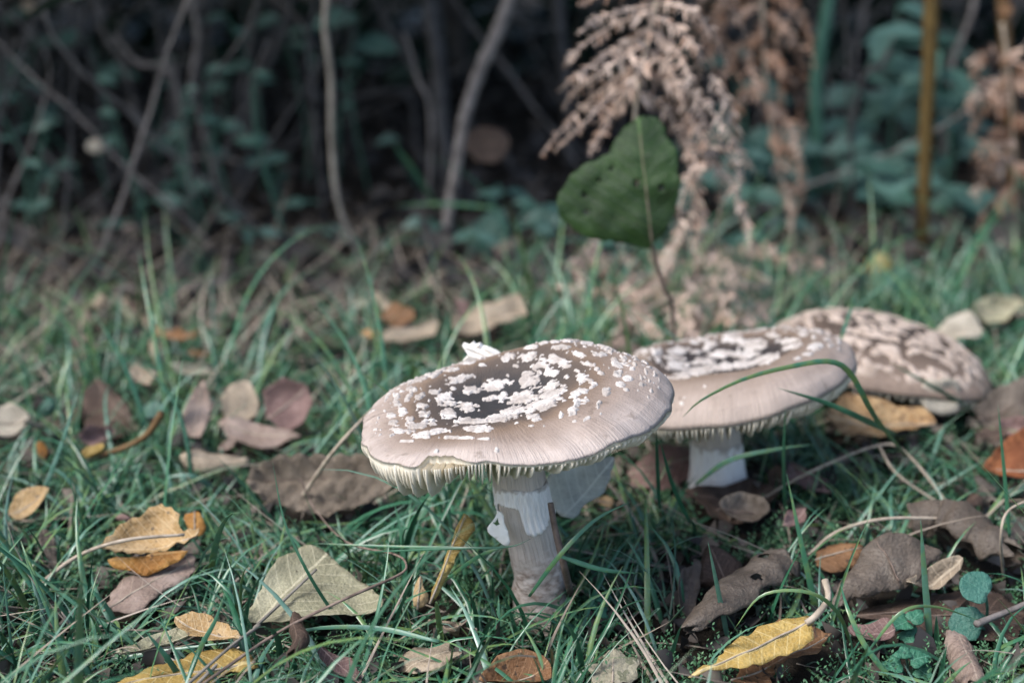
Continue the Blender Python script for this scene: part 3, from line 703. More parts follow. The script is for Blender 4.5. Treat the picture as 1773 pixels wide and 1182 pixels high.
# ------------------------------------------------------------------ fallen leaves (outline, base, tip in photo pixels)
def pz(x, y, z=.012): return at_z(x, y, z)
leaf('fallen_leaf', 'pale olive triangular leaf lying flat in grass, thick midrib running to its stalk', 'l_olive',
     [(530,948),(560,955),(600,985),(640,1015),(668,1048),(655,1062),(610,1072),(560,1082),(500,1084),(425,1080),(440,1050),(465,1000),(490,970)], (428,1098), (560,965),
     z=.016, pitch=22, fold=-.05, bend=-.003, crump=.0018, rib=.0007, nv=7, stalk=[pz(548,985,.024), pz(490,1040,.018), pz(428,1098,.014), pz(340,1185,.012)], stalkmat='tantwig', stalkw=.0005, midrib=False, keep=.10)
l1 = leaf('fallen_leaf', 'yellow and tan curled leaf resting on a pink-brown leaf', 'l_yeltan',
     [(180,968),(200,940),(225,915),(255,900),(285,888),(308,905),(318,920),(312,935),(335,928),(360,938),(335,950),(290,962),(230,972)], (345,942), (185,965),
     z=.020, pitch=35, ser=.0012, serf=260, crump=.002, bend=.003, keep=.06)
V, F, UV, _ = lay([(180,966),(230,962),(290,955),(335,947),(318,965),(285,985),(255,1000),(225,990),(195,982)], (340,950), (180,970), .017, 60, 0, crump=.001)
mk('folded_edge', V, F, M['l_orange'], l1, uv=UV, solid=.0003, label='orange folded underside of the leaf')
leaf('fallen_leaf', 'pink-brown flat leaf under the curled yellow leaf', 'l_pink',
     [(178,1050),(200,1010),(225,990),(280,985),(330,955),(342,980),(320,1005),(290,1015),(265,1040),(240,1060),(205,1058)], (178,1055), (340,965), z=.011, pitch=15, ser=.0008, serf=300, keep=.1)
leaf('leaf_fragment', 'small orange-brown curled leaf scrap standing beside the curled yellow leaf', 'l_orange', [(314,885),(330,889),(345,880),(352,900),(362,915),(350,930),(335,928),(322,910)], (340,930), (335,880), Y=at_z(340,945,.01).y, z=.03, pitch=65, crump=.002, keep=.1)
leaf('fallen_leaf', 'long yellow leaf lying below the pale olive leaf', 'l_yellow',
     [(150,1200),(205,1168),(270,1140),(350,1118),(400,1114),(440,1125),(448,1140),(420,1150),(385,1152),(345,1188),(250,1215)], (445,1132), (170,1195), z=.014, pitch=14, fold=.10, ser=.0005, serf=320, keep=.12)
leaf('fallen_leaf', 'tan leaf scrap with a toothed end above the long yellow leaf', 'l_yeltan',
     [(300,1073),(345,1064),(375,1080),(422,1105),(418,1116),(375,1113),(330,1103),(312,1090)], (420,1112), (303,1075), z=.019, pitch=20, ser=.0011, serf=300, keep=.08)
leaf('fallen_leaf', 'grey-green narrow leaf tucked behind the long yellow leaf', 'l_olive', [(190,1160),(260,1125),(330,1105),(400,1108),(330,1125),(260,1145)], (395,1110), (200,1155), z=.010, pitch=12, keep=.3)
leaf('fallen_leaf', 'big grey-brown ribbed leaf folded along its midrib beside the ringed mushroom', 'l_ribbed',
     [(428,838),(450,815),(480,802),(540,796),(600,800),(690,812),(700,830),(680,855),(640,885),(580,903),(520,898),(470,880),(440,860)], (700,818), (432,836), z=.014, pitch=44, rib=.0050, nv=8, keep=.12, crump=.0016)
leaf('fallen_leaf', 'pale mint leaf propped behind the stem of the ringed mushroom', 'l_mint',
     [(935,838),(960,815),(1000,803),(1066,793),(1060,820),(1045,850),(1010,870),(992,900),(970,895),(952,865)], (975,895), (1060,800), Y=.468, pitch=40, crump=.0014, keep=.0, midrib=False)
leaf('fallen_leaf', 'yellow and cream folded leaf standing upright near the ringed mushroom stem', 'l_yellow',
     [(803,883),(827,905),(818,930),(797,955),(775,1000),(750,1047),(741,1043),(765,990),(783,945),(793,915)], (745,1045), (810,885), Y=at_z(750,1045,.01).y, pitch=68, roll=15, crump=.0012, fold=.25, keep=.04, edge=None) if False else \
leaf('fallen_leaf', 'yellow and cream folded leaf standing upright near the ringed mushroom stem', 'l_yellow',
     [(803,883),(827,905),(818,930),(797,955),(775,1000),(750,1047),(741,1043),(765,990),(783,945),(793,915)], (745,1045), (810,885), Y=at_z(750,1045,.01).y, pitch=68, roll=15, crump=.0012, fold=.25, keep=.0)
leaf('fallen_leaf', 'small yellow-brown withered leaf beside the folded yellow upright leaf', 'l_yeltan', [(712,1050),(715,1020),(728,990),(733,1015),(745,1040),(728,1058)], (722,1055), (728,992), Y=at_z(722,1055,.008).y, pitch=60, crump=.0015, keep=.1)
rolled('fallen_leaf', 'grey-brown rolled leaf with two insect holes above the toothed yellow leaf', 'l_grey', [(1188,1092),(1240,1060),(1300,1020),(1350,985)], 48, R(25), R(250), nv=7, rib=.08, prof=(.25,.6,.85,1.0,1.05,.95), holes=((.80,.28,.034),(.60,.13,.030)), keep=.1)
leaf('fallen_leaf', 'toothed yellow leaf with a long cream stalk, lying on an orange-brown leaf', 'l_yellow',
     [(1188,1180),(1240,1150),(1285,1108),(1320,1080),(1360,1070),(1410,1064),(1415,1085),(1400,1110),(1375,1125),(1340,1140),(1290,1152),(1240,1168)], (1412,1070), (1195,1178),
     z=.018, pitch=24, ser=.0009, serf=300, rib=.0004, fold=-.08, stalk=[pz(1395,1078,.022), pz(1412,1066,.024), pz(1434,1035,.028), pz(1428,1003,.032)], stalkw=.0010, keep=.06)
leaf('fallen_leaf', 'orange-brown toothed leaf beneath the toothed yellow leaf', 'l_orbrown',
     [(1262,1190),(1290,1155),(1340,1140),(1340,1085),(1380,1072),(1415,1095),(1442,1098),(1428,1120),(1400,1138),(1345,1155),(1330,1195)], (1265,1188), (1440,1100), z=.010, pitch=14, ser=.0009, serf=280, keep=.12)
leaf('fallen_leaf', 'large crumpled grey-brown leaf beside the rolled leaf with pointed end', 'l_grey',
     [(1438,1052),(1452,1010),(1480,975),(1500,940),(1535,920),(1570,915),(1610,925),(1645,942),(1622,955),(1600,990),(1560,1010),(1530,1017),(1505,1032),(1480,1022),(1460,1040)], (1560,1000), (1515,930), z=.020, pitch=34, fold=-.16, crump=.0030, rib=.0018, nv=6, keep=.08)
rolled('fallen_leaf', 'rolled grey-brown leaf with pointed end lying on the soil', 'l_grey', [(1580,905),(1640,912),(1700,940),(1760,965)], 50, R(10), R(245), nv=6, rib=.09, prof=(.75,1,1.05,.95,.8,.35), keep=.08)
leaf('fallen_leaf', 'orange-brown speckled leaf under the large crumpled grey-brown leaf', 'l_orbrown', [(1412,948),(1460,936),(1500,938),(1480,980),(1440,990),(1412,975)], (1412,965), (1500,945), z=.012, pitch=25, keep=.1)
leaf('fallen_leaf', 'tan and orange spotted leaf on the grass below the low domed mushroom', 'l_spot',
     [(1428,745),(1440,710),(1470,690),(1530,698),(1600,712),(1622,735),(1560,752),(1500,767),(1450,767)], (1620,738), (1432,735), z=.016, pitch=26, crump=.0025, keep=.1)
leaf('fallen_leaf', 'rust-red leaf beside the dark grey curled leaf', 'l_rust', [(1695,818),(1730,775),(1773,748),(1800,790),(1785,835),(1730,832)], (1790,820), (1700,812), z=.018, pitch=35, keep=.12)
leaf('fallen_leaf', 'pale decayed cream leaf in front of the ringed mushroom', 'l_decay', [(1015,1152),(1035,1160),(1060,1130),(1085,1148),(1108,1145),(1102,1190),(1030,1195)], (1060,1190), (1062,1132), z=.010, pitch=22, crump=.002, ser=.001, serf=180, keep=.15)
leaf('fallen_leaf', 'dark orange-brown leaf at the foot of the ringed mushroom', 'l_orbrown', [(825,1195),(860,1152),(910,1140),(950,1163),(960,1195)], (830,1190), (950,1165), z=.010, pitch=18, keep=.25)
leaf('fallen_leaf', 'crumpled dull brown leaf in front of the skirted stem of the patched mushroom', 'l_grey', [(1238,882),(1280,858),(1320,868),(1332,890),(1300,917),(1268,905)], (1240,885), (1330,885), z=.013, pitch=35, crump=.004, keep=.1)
leaf('fallen_leaf', 'dark brown leaf under the patched mushroom stem', 'l_brown', [(1180,880),(1230,855),(1310,835),(1350,855),(1320,905),(1230,915)], (1185,880), (1345,850), z=.007, pitch=10, crump=.003, keep=.2)
leaf('fallen_leaf', 'brown pointed leaf behind the rolled leaf with insect holes', 'l_brown', [(1222,938),(1250,945),(1285,970),(1292,1000),(1260,1015),(1205,1010)], (1260,1012), (1226,940), z=.012, pitch=35, keep=.12)
leaf('fallen_leaf', 'dull red-brown leaf under the gills of the patched mushroom', 'l_mauve', [(1085,812),(1140,765),(1195,770),(1205,820),(1150,850),(1100,842)], (1200,790), (1090,815), z=.008, pitch=18, keep=.2)
leaf('leaf_fragment', 'small orange-tan leaf scrap near the pale mint leaf', 'l_spot', [(1030,870),(1052,860),(1068,875),(1045,885)], (1032,872), (1066,874), z=.010, pitch=40, keep=.1)
rolled('fallen_leaf', 'small tightly rolled brown leaf under the round seedling leaves', 'l_pink', [(1652,1098),(1668,1140),(1690,1190)], 26, R(-40), R(220), nv=10, rib=.08, keep=.1)
leaf('fallen_leaf', 'wide dark brown leaf under the large crumpled grey-brown leaf', 'l_brown', [(1470,1060),(1560,1030),(1700,1010),(1780,1050),(1760,1100),(1600,1090)], (1475,1062), (1775,1060), z=.006, pitch=4, keep=.35)
# softer ones further back on the left
leaf('fallen_leaf', 'pale beige rounded leaf among the grass beside a mauve leaf', 'l_tan', [(385,690),(400,665),(428,655),(448,685),(450,705),(440,725),(410,737),(388,722)], (420,735), (425,657), z=.020, pitch=50, crump=.002)
leaf('fallen_leaf', 'mauve-brown crumpled leaf beside the pale beige rounded leaf', 'l_mauve', [(455,680),(490,660),(530,665),(542,700),(520,735),(490,747),(460,720)], (460,725), (530,668), z=.020, pitch=42, crump=.004)
leaf('fallen_leaf', 'tan upright crumpled leaf behind the pale beige rounded leaf', 'l_pink', [(318,722),(335,680),(355,655),(368,700),(352,762),(325,757)], (335,758), (352,660), z=.020, pitch=50, crump=.004)
leaf('fallen_leaf', 'broad grey-tan leaf lying below the mauve-brown leaf', 'l_pink', [(378,735),(440,738),(495,748),(525,760),(455,778),(395,764)], (380,745), (522,760), z=.012, pitch=14, crump=.002)
leaf('fallen_leaf', 'small tan leaf with wavy edge lying near the ribbed leaf', 'l_tan', [(308,790),(340,772),(390,778),(432,780),(426,795),(385,798),(352,813),(320,803)], (430,786), (312,792), z=.016, pitch=28, crump=.0025)
leaf('fallen_leaf', 'dark brown broad leaf sunk in grass left of the tan upright leaf', 'l_brown', [(140,685),(170,650),(215,690),(242,742),(190,765),(145,735)], (240,745), (165,655), z=.010, pitch=20, crump=.002)
leaf('fallen_leaf', 'whitish curled leaf with a tan stalk in the grass', 'l_cream', [(-25,715),(20,695),(48,712),(46,735),(20,757),(-25,752)], (48,728), (-20,730), z=.016, pitch=45, crump=.003, stalk=[pz(40,728,.02), pz(75,740,.012)])
leaf('fallen_leaf', 'small yellow leaf with a long upcurved golden stalk', 'l_yellow', [(140,803),(155,785),(186,779),(182,792),(158,804)], (186,783), (142,802), z=.014, pitch=30, keep=.03, stalkmat='orangestem', stalkw=.0012, stalk=[pz(178,786,.016), pz(215,775,.018), pz(255,752,.024), pz(280,715,.034)])
leaf('fallen_leaf', 'ochre leaf half hidden by grass blades', 'l_yeltan', [(14,893),(30,855),(60,845),(92,850),(62,892),(30,907)], (16,895), (90,850), z=.014, pitch=35)
leaf('leaf_fragment', 'narrow ochre leaf scrap pointing up in the grass', 'l_orange', [(62,770),(75,763),(86,785),(84,800),(74,795)], (80,798), (66,768), z=.014, pitch=50)
leaf('leaf_fragment', 'pale beige leaf scrap in grass behind the dark brown broad leaf', 'l_tan', [(226,652),(240,634),(252,645),(280,654),(262,664),(266,676),(240,668)], (230,652), (274,662), z=.018, pitch=40)
leaf('fallen_leaf', 'bluish pale leaf lying in grass near the whitish curled leaf', 'l_teal', [(60,700),(85,680),(100,690),(90,712),(68,715)], (62,712), (96,684), z=.016, pitch=45)
leaf('fallen_leaf', 'small blue-green leaf near the golden stalk', 'l_teal', [(235,710),(265,690),(290,700),(280,720),(245,724)], (237,720), (288,702), z=.016, pitch=40)
leaf('fallen_leaf', 'broad pale tan leaf in grass behind the ringed cap', 'l_tan', [(780,557),(850,530),(900,510),(916,540),(890,565),(840,582),(790,582)], (785,575), (912,520), z=.016, pitch=25, crump=.003)
leaf('fallen_leaf', 'long flat tan leaf in grass beyond the torn edge of the ringed cap', 'l_tan', [(635,597),(700,575),(765,558),(752,582),(700,602)], (640,598), (762,562), z=.014, pitch=16, crump=.002)
leaf('leaf_fragment', 'tiny bright orange leaf scrap in the grass', 'l_orange', [(622,580),(640,568),(658,575),(645,588)], (624,582), (656,574), z=.018, pitch=45)
leaf('fallen_leaf', 'dull brown leaf at the foot of the thin leaning tan stem', 'l_orbrown', [(655,555),(680,535),(715,540),(720,560),(690,575)], (660,560), (716,545), z=.016, pitch=35, crump=.003)
leaf('fallen_leaf', 'teal leaf with a withered tan edge standing by the grey woody stem', 'l_teal', [(806,445),(815,390),(840,370),(872,362),(884,395),(872,432),(840,465)], (815,455), (872,366), Y=.93, pitch=65, crump=.003, keep=None)
leaf('fallen_leaf', 'withered tan leaf hanging below the teal leaf by the woody stem', 'l_pink', [(818,460),(850,432),(896,408),(904,430),(872,442),(835,468)], (820,462), (900,415), Y=.92, pitch=55, crump=.003, keep=None)
leaf('fallen_leaf', 'yellow-orange leaf near the foot of the olive upright stem', 'l_yellow', [(1492,470),(1505,440),(1535,435),(1550,455),(1528,480),(1510,515),(1495,500)], (1500,510), (1535,438), Y=.86, pitch=55, crump=.003, keep=None)
leaf('green_leaf', 'teal green leaf in front of the yellow-orange leaf', 'l_teal', [(1508,492),(1550,460),(1592,468),(1572,500),(1522,513)], (1512,505), (1590,470), Y=.83, pitch=45, keep=None)
leaf('fallen_leaf', 'dark grey curled leaf beside the low domed mushroom', 'l_grey', [(1690,702),(1720,680),(1773,668),(1800,705),(1745,737),(1700,733)], (1692,725), (1795,690), z=.018, pitch=30, crump=.004)
leaf('fallen_leaf', 'pale green-grey leaf behind the low domed mushroom', 'l_olive', [(1680,537),(1720,520),(1768,530),(1742,562),(1702,572)], (1684,545), (1762,532), z=.018, pitch=32, crump=.002)
leaf('fallen_leaf', 'tan curled leaf between the ringed cap and the dock leaf', 'l_pink', [(1040,590),(1075,570),(1110,585),(1130,600),(1080,605)], (1042,592), (1125,598), z=.020, pitch=40, crump=.004)
leaf('fallen_leaf', 'pale pinkish leaf lying in dry fern litter below the dock leaf', 'l_pink', [(1165,570),(1195,545),(1230,560),(1220,585),(1180,590)], (1168,580), (1226,560), z=.018, pitch=40, crump=.004)
leaf('dock_leaf', 'big dark green upright dock leaf with a notch and small holes', 'l_dock',
     [(1130,432),(1090,420),(1040,418),(990,397),(966,372),(962,340),(985,305),(1020,280),(1058,263),(1068,240),(1085,212),(1112,198),(1142,204),(1160,235),(1172,270),(1178,310),(1172,360),(1152,402)], (1130,430), (1106,215),
     Y=.60, pitch=76, roll=-6, res=.0014, holes=[(1102,318,6),(1146,326,6),(1012,338,5),(1014,368,6),(1058,292,5),(1036,312,4)], fold=-.12, rib=.0005, nv=8, crump=.0018, bend=-.006, keep=.02, stalkmat='browntwig', stalkw=.0009,
     stalk=[at_y(1130,425,.60), at_y(1135,450,.601), at_y(1150,500,.604), at_y(1165,545,.608), Vector((at_y(1170,560,.61).x, .61, -.004))], cat='plant')

leaf('leaf_fragment', 'curled cream leaf scrap on the grass at the far side of the low domed mushroom', 'l_cream', [(1620,566),(1645,550),(1670,547),(1692,562),(1702,582),(1680,588),(1650,580)], (1622,568), (1700,580), z=.024, pitch=35, crump=.005)
kinds = [('l_tan', 'tan'), ('l_pink', 'pinkish brown'), ('l_grey', 'grey-brown'), ('l_mauve', 'mauve-brown'), ('l_brown', 'dark brown'), ('l_orbrown', 'orange-brown'), ('l_decay', 'pale rotten')]
for k in range(84):
    y = random.choice((random.uniform(520, 800), random.uniform(560, 1150))); x = random.uniform(-20, 1790)
    if 610 < x < 1180 and 575 < y < 850: continue
    if 1040 < x < 1700 and 520 < y < 760: continue
    if any(inpoly(np.array([x]), np.array([y]), kp[0])[0] for kp in KEEP): continue
    mt, cn = random.choice(kinds if y < 800 else kinds[:5]); Yd = at_z(x, y, 0).y; r = random.uniform(.006, .015)/pxm(Yd); rot = random.uniform(0, 3.14); ec = random.uniform(.35, .65)
    po = []
    for j in range(12):
        a = 6.283*j/12; q_ = r*(.55+.7*random.random()); xx, yy = q_*math.cos(a), q_*math.sin(a)*ec; po.append((x+xx*math.cos(rot)-yy*math.sin(rot)*.8, y+(xx*math.sin(rot)+yy*math.cos(rot))*.62))
    c, sn = math.cos(rot), math.sin(rot)*.62
    leaf('dead_leaf', 'small crumpled %s dead leaf half sunk in the grass' % cn, mt, po, (x-r*c, y-r*sn), (x+r*c, y+r*sn), z=random.uniform(.006, .016), pitch=random.uniform(5, 45), roll=random.uniform(-25, 25), crump=random.uniform(.002, .0045), fold=random.uniform(-.3, .3), keep=.55, group='small %s dead leaves in the grass' % cn, midrib=False, res=.002)
# ------------------------------------------------------------------ seedlings
def heart(cx, cy, r, rot):
    out = []
    for k in range(22):
        a = 2*math.pi*k/22; rr = r*(1-.38*math.exp(-(angd(a, math.pi)/.32)**2)+.08*math.exp(-(angd(a, 0)/.5)**2))
        x, y = rr*math.cos(a), rr*.88*math.sin(a); out.append((cx+x*math.cos(rot)-y*math.sin(rot), cy+x*math.sin(rot)+y*math.cos(rot)))
    return out
def seedling(label, spec, foot, mat='l_blue', pitch=42):
    root = empty('seedling', at_z(*foot, 0), label, 'plant')
    for (cx, cy, r, rot) in spec:
        po = heart(cx, cy, r, rot); b = (cx-r*.6*math.cos(rot), cy-r*.6*math.sin(rot)); t = (cx+r*math.cos(rot), cy+r*math.sin(rot))
        Yf = at_z(*foot, 0).y+random.uniform(-.004, .004)
        V, F, UV, (onp, nn) = lay(po, t, b, .02, pitch+random.uniform(-8, 8), random.uniform(-12, 12), Y=Yf, crump=.0006, fold=.12, res=.0018)
        lf = mk('leaf', V, F, M[mat], root, uv=UV, solid=.0003)
        B0 = onp(*b); f0 = at_z(*foot, -.003)
        tube('stalk', [f0, f0.lerp(B0, .5)+Vector((.001, 0, .002)), B0], .0006, .0005, M['greenstem'], root, 8, 5)
        KEEP.append((po, Yf, .0))
seedling('blue-green seedling with two round heart-shaped leaves beside the rolled brown leaf', [(1690,1018,31,R(-150)),(1676,1080,34,R(200))], (1700,1110))
def trefoil(label, lobes, foot):
    root = empty('seedling', at_z(*foot, 0), label, 'plant')
    for (cx, cy, r, rot) in lobes:
        po = []
        for k in range(26):
            a = 2*math.pi*k/26; rr = r*(.78+.22*math.cos(3*a)+.10*math.cos(9*a)); po.append((cx+rr*math.cos(a+rot), cy+rr*.75*math.sin(a+rot)))
        Yf = at_z(*foot, 0).y; b = (cx-r*math.cos(rot), cy-r*math.sin(rot)*.75); t = (cx+r*math.cos(rot), cy+r*math.sin(rot)*.75)
        V, F, UV, (onp, nn) = lay(po, t, b, .015, 28+random.uniform(-10, 10), random.uniform(-14, 14), Y=Yf, crump=.0006, res=.0018, fold=.15)
        mk('leaf', V, F, M['weedleaf'], root, uv=UV, solid=.0003)
        f0 = at_z(*foot, -.003); c = onp(cx, cy); tube('stalk', [f0, f0.lerp(c, .5)+Vector((0, 0, .002)), c], .0005, .0004, M['greenstem'], root, 8, 5)
        KEEP.append((po, Yf, .0))
M['weedleaf'] = leafmat('leaf_bright_seedling', (.05, .20, .12), (.085, .27, .17), (.13, .33, .23), nv=5, rough=.4)
trefoil('small green seedling with lobed leaves beside the round seedling leaves', [(1560,1080,24,2.6),(1585,1068,20,-.9),(1572,1100,22,1.2)], (1580,1125))
trefoil('small green lobed seedling growing near the long cream leaf stalk', [(1545,1150,26,2.8),(1590,1140,26,-.3),(1600,1165,24,.8),(1565,1128,20,-1.4)], (1575,1185))
trefoil('tiny three-leaved seedling at the foot of the ringed mushroom', [(1025,1045,16,3.0),(1045,1035,16,-1.2),(1042,1062,17,.9)], (1040,1080))

# ------------------------------------------------------------------ straws, stalks and sticks
def stick(name, label, pts, r0, r1, mat, cat, **kw):
    return tube(name, pts, r0, r1, M[mat], None, kw.pop('seg', 22), kw.pop('n', 6), label=label, category=None, **kw) if False else tags(tube(name, pts, r0, r1, M[mat], None, kw.get('seg', 22), kw.get('n', 6), kw.get('wob', 0)), label, cat, kw.get('group'))
stick('dry_tendril', 'thin brown dry tendril looping over the pale olive leaf', [pz(345,1188,.016), pz(480,1095,.022), pz(600,1035,.03), pz(690,995,.03), pz(703,975,.032), pz(680,958,.03), pz(600,938,.022), pz(545,880,.02), pz(520,828,.03)], .00055, .00028, 'browntwig', 'stem', seg=40)
stick('dry_stalk', 'tan dry stalk running from the curled yellow leaf into the grass', [pz(320,925,.026), pz(215,935,.026), pz(130,965,.018), pz(50,1028,.006)], .0006, .0008, 'stalk', 'stem')
stick('dry_stalk', 'brown splintered stick leaning on the stem of the ringed mushroom', [at_z(992,1045,-.002), at_y(978,985,.412), at_y(962,920,.414), at_y(953,870,.416)], .0013, .0010, 'browntwig', 'stick')
stick('dry_stalk', 'pale bent straw crossing the grass right of the patched mushroom', [pz(1300,875,.004), pz(1400,818,.018), pz(1525,770,.024), pz(1575,790,.022), pz(1645,878,.008)], .0006, .0006, 'stalk', 'stem', seg=34)
stick('dry_stalk', 'second pale straw forking from the bent straw', [pz(1522,772,.024), pz(1555,822,.018), pz(1640,880,.008)], .0006, .0005, 'stalk', 'stem')
stick('dry_stalk', 'tan leaf stalk lying above the large crumpled grey-brown leaf', [pz(1400,960,.010), pz(1450,920,.018), pz(1530,898,.022), pz(1640,897,.020)], .0007, .0006, 'stalk', 'stem')
stick('dry_stalk', 'thin tan straw hooked over at the rolled pointed leaf', [pz(1738,1005,.002), pz(1733,930,.026), pz(1745,885,.034), pz(1790,862,.036)], .0005, .0005, 'stalk', 'stem')
stick('dry_stalk', 'grey twig lying behind the round seedling leaves', [pz(1690,1080,.012), pz(1740,1060,.012), pz(1800,1035,.014)], .0012, .0010, 'bark', 'twig')
stick('dry_stalk', 'pale green grass culm leaning beside the ribbed leaf', [pz(512,878,.006), pz(560,805,.03), pz(600,755,.045), pz(648,705,.05)], .0009, .0006, 'stalk', 'stem')
stick('dry_stalk', 'yellowed petiole lying on the tan toothed leaf scrap', [pz(318,1190,.02), pz(400,1118,.022), pz(450,1082,.022)], .0005, .0005, 'tantwig', 'stem')
w_ = rolled('fallen_leaf', 'tiny twisted brown leaf curl caught on the dry tendril', 'l_brown', [(512,1062),(515,1085),(522,1110),(505,1135)], 15, R(-90), R(200), nv=4, z=.020, keep=.0)

# ------------------------------------------------------------------ long single grass blades
def blade(label, pts, wpx, rnd=None):
    """pts: (px, py, distance) or 3-vectors, root first"""
    P = catmull([at_y(*p) for p in pts], 22); m = len(P); V = []; F = []
    wd = wpx*pxm(P[0].y)*.5; tocam = (Vector((0, 0, CAMH))-P[m//2]).normalized(); tw = random.uniform(-.6, .6)
    for i, p in enumerate(P):
        t = i/(m-1); tn = (P[min(i+1, m-1)]-P[max(i-1, 0)]).normalized(); b = tn.cross(tocam).normalized(); c = b.cross(tn)
        a = tw*(t-.3); bb = (b*math.cos(a)+c*math.sin(a)); nn = (c*math.cos(a)-b*math.sin(a))
        ww = wd*min(1, .55+t*2)*max(0.02, (1-t**3.0))
        V += [p-bb*ww+nn*ww*.35, p-nn*ww*.12, p+bb*ww+nn*ww*.35]
    for i in range(m-1):
        for k in (0, 1): a = i*3+k; F.append((a, a+1, a+4, a+3))
    r_ = random.uniform(.35, .75) if rnd is None else rnd
    o = mk('grass_blade', V, F, M['grass'], None, attrs={'rnd': np.full(len(V), r_)}, solid=.00012)
    tags(o, label, 'grass', 'long single grass blades')
def yb(x, y): return at_z(x, y, 0).y
BL = [
 ('long blade arching across the front lip of the patched cap', [(1570,790,.52),(1515,722,.475),(1475,650,.466),(1440,626,.463),(1380,632,.460),(1290,655,.456),(1215,692,.456),(1182,722,.456)], 9, .55),
 ('dark blade slanting below the arching blade at the patched cap', [(1552,752,.53),(1500,728,.485),(1430,697,.475),(1348,672,.47)], 10, .4),
 ('thin straight blade standing in front of the patched mushroom gills', [(1362,920,.50),(1357,800,.482),(1360,705,.475)], 6, .45),
 ('curved pale blade in front of the skirted stem of the patched mushroom', [(1205,838,.50),(1262,797,.49),(1340,778,.488),(1408,769,.49)], 9, .75),
 ('broad upright blade rising by the patched mushroom to a drooping tip', [(1425,1120,.43),(1405,1020,.43),(1385,930,.432),(1362,820,.436)], 11, .5),
 ('pale pointed blade standing in front of the rolled leaf with holes', [(1265,1130,.41),(1245,1030,.405),(1226,938,.40)], 9, .85),
 ('broad pale blade standing before the large crumpled leaf', [(1612,1130,.41),(1602,1010,.408),(1594,898,.405)], 12, .8),
 ('dark thin blade across the low domed mushroom', [(1690,712,.60),(1620,672,.575),(1545,630,.57)], 7, .3),
 ('bluish blade leaning over the dark brown broad leaf', [(28,955,.50),(75,850,.50),(110,760,.505),(136,672,.51)], 9, .85),
 ('pale blade bent over in an arc above the curled yellow leaf', [(405,900,.53),(372,850,.525),(332,824,.52),(285,826,.52)], 11, .9),
 ('long dark blade slanting beneath the pink-brown leaf', [(310,1195,.40),(240,1120,.40),(150,1060,.405),(60,990,.41),(-20,930,.415)], 8, .45),
 ('thin level blade crossing behind the ringed mushroom stem', [(815,948,.42),(690,946,.43),(535,940,.44)], 5, .5),
 ('thin blade reaching over the torn skirt of the ringed mushroom', [(640,955,.42),(786,949,.405),(880,946,.403),(920,932,.403)], 4, .25),
 ('slanting blade touching the left flap of the torn skirt', [(770,1005,.42),(830,962,.408),(878,945,.404)], 7, .5),
 ('blade rising across the foot of the ringed mushroom stem', [(916,1032,.405),(970,960,.40),(1030,900,.405),(1092,868,.41)], 8, .5),
 ('level blade right of the ringed mushroom foot', [(968,962,.405),(1040,985,.405),(1105,992,.41)], 9, .45),
 ('dark blade slanting across the pale olive leaf', [(602,1088,.41),(570,1050,.408),(530,985,.406),(492,900,.41),(472,800,.415)], 6, .25),
 ('short broad blade standing before the long yellow leaf', [(318,1195,.37),(345,1125,.372),(372,1075,.374),(386,1035,.376)], 9, .5),
 ('dark short blade beside the long yellow leaf', [(322,1190,.375),(292,1142,.372),(250,1090,.372)], 11, .35),
 ('pale flat blade lying along the long yellow leaf', [(15,1178,.40),(150,1152,.40),(280,1127,.40),(425,1108,.40)], 9, .85),
 ('pale blade lying across the front of the pale olive leaf', [(760,1110,.385),(660,1088,.39),(560,1086,.392),(470,1102,.395)], 9, .8),
 ('thin upright blade by the hooked straw', [(1748,930,.45),(1740,830,.45),(1728,700,.45)], 7, .4),
 ('dark blade under the right edge of the ringed cap', [(1195,905,.46),(1165,840,.455),(1142,760,.452)], 8, .2),
 ('dark straight blade behind the right edge of the ringed cap', [(1142,880,.465),(1138,800,.462),(1136,742,.46)], 7, .2),
 ('broad blade curving under the seedling leaves', [(1560,1195,.38),(1500,1120,.385),(1470,1060,.39),(1455,1010,.40)], 10, .5),
 ('thin blade bent over the pink rolled leaf', [(1500,1130,.39),(1560,1060,.39),(1620,1050,.395),(1700,1075,.40)], 6, .55),
 ('blade arching over the toothed yellow leaf', [(1480,1130,.40),(1450,1060,.39),(1400,1025,.385),(1320,1030,.385),(1270,1090,.385)], 7, .6),
 ('pale thin blade crossing the low domed mushroom top', [(1455,590,.57),(1470,545,.57),(1485,505,.57)], 7, .8),
 ('blade slanting in the dark by the woody stem', [(760,365,.95),(720,300,.93),(680,245,.92)], 9, .5),
 ('level blade in front of the woody stem', [(860,360,.90),(770,353,.90),(685,356,.90)], 7, .5),
 ('blade leaning at the edge of the dark thicket', [(465,560,.82),(490,500,.81),(515,438,.81)], 8, .6),
 ('short blade below the dark thicket edge', [(560,560,.80),(530,530,.79),(490,500,.79)], 8, .6),
]
for lb, pts, wpx, rn in BL: blade(lb, pts, wpx, rn)

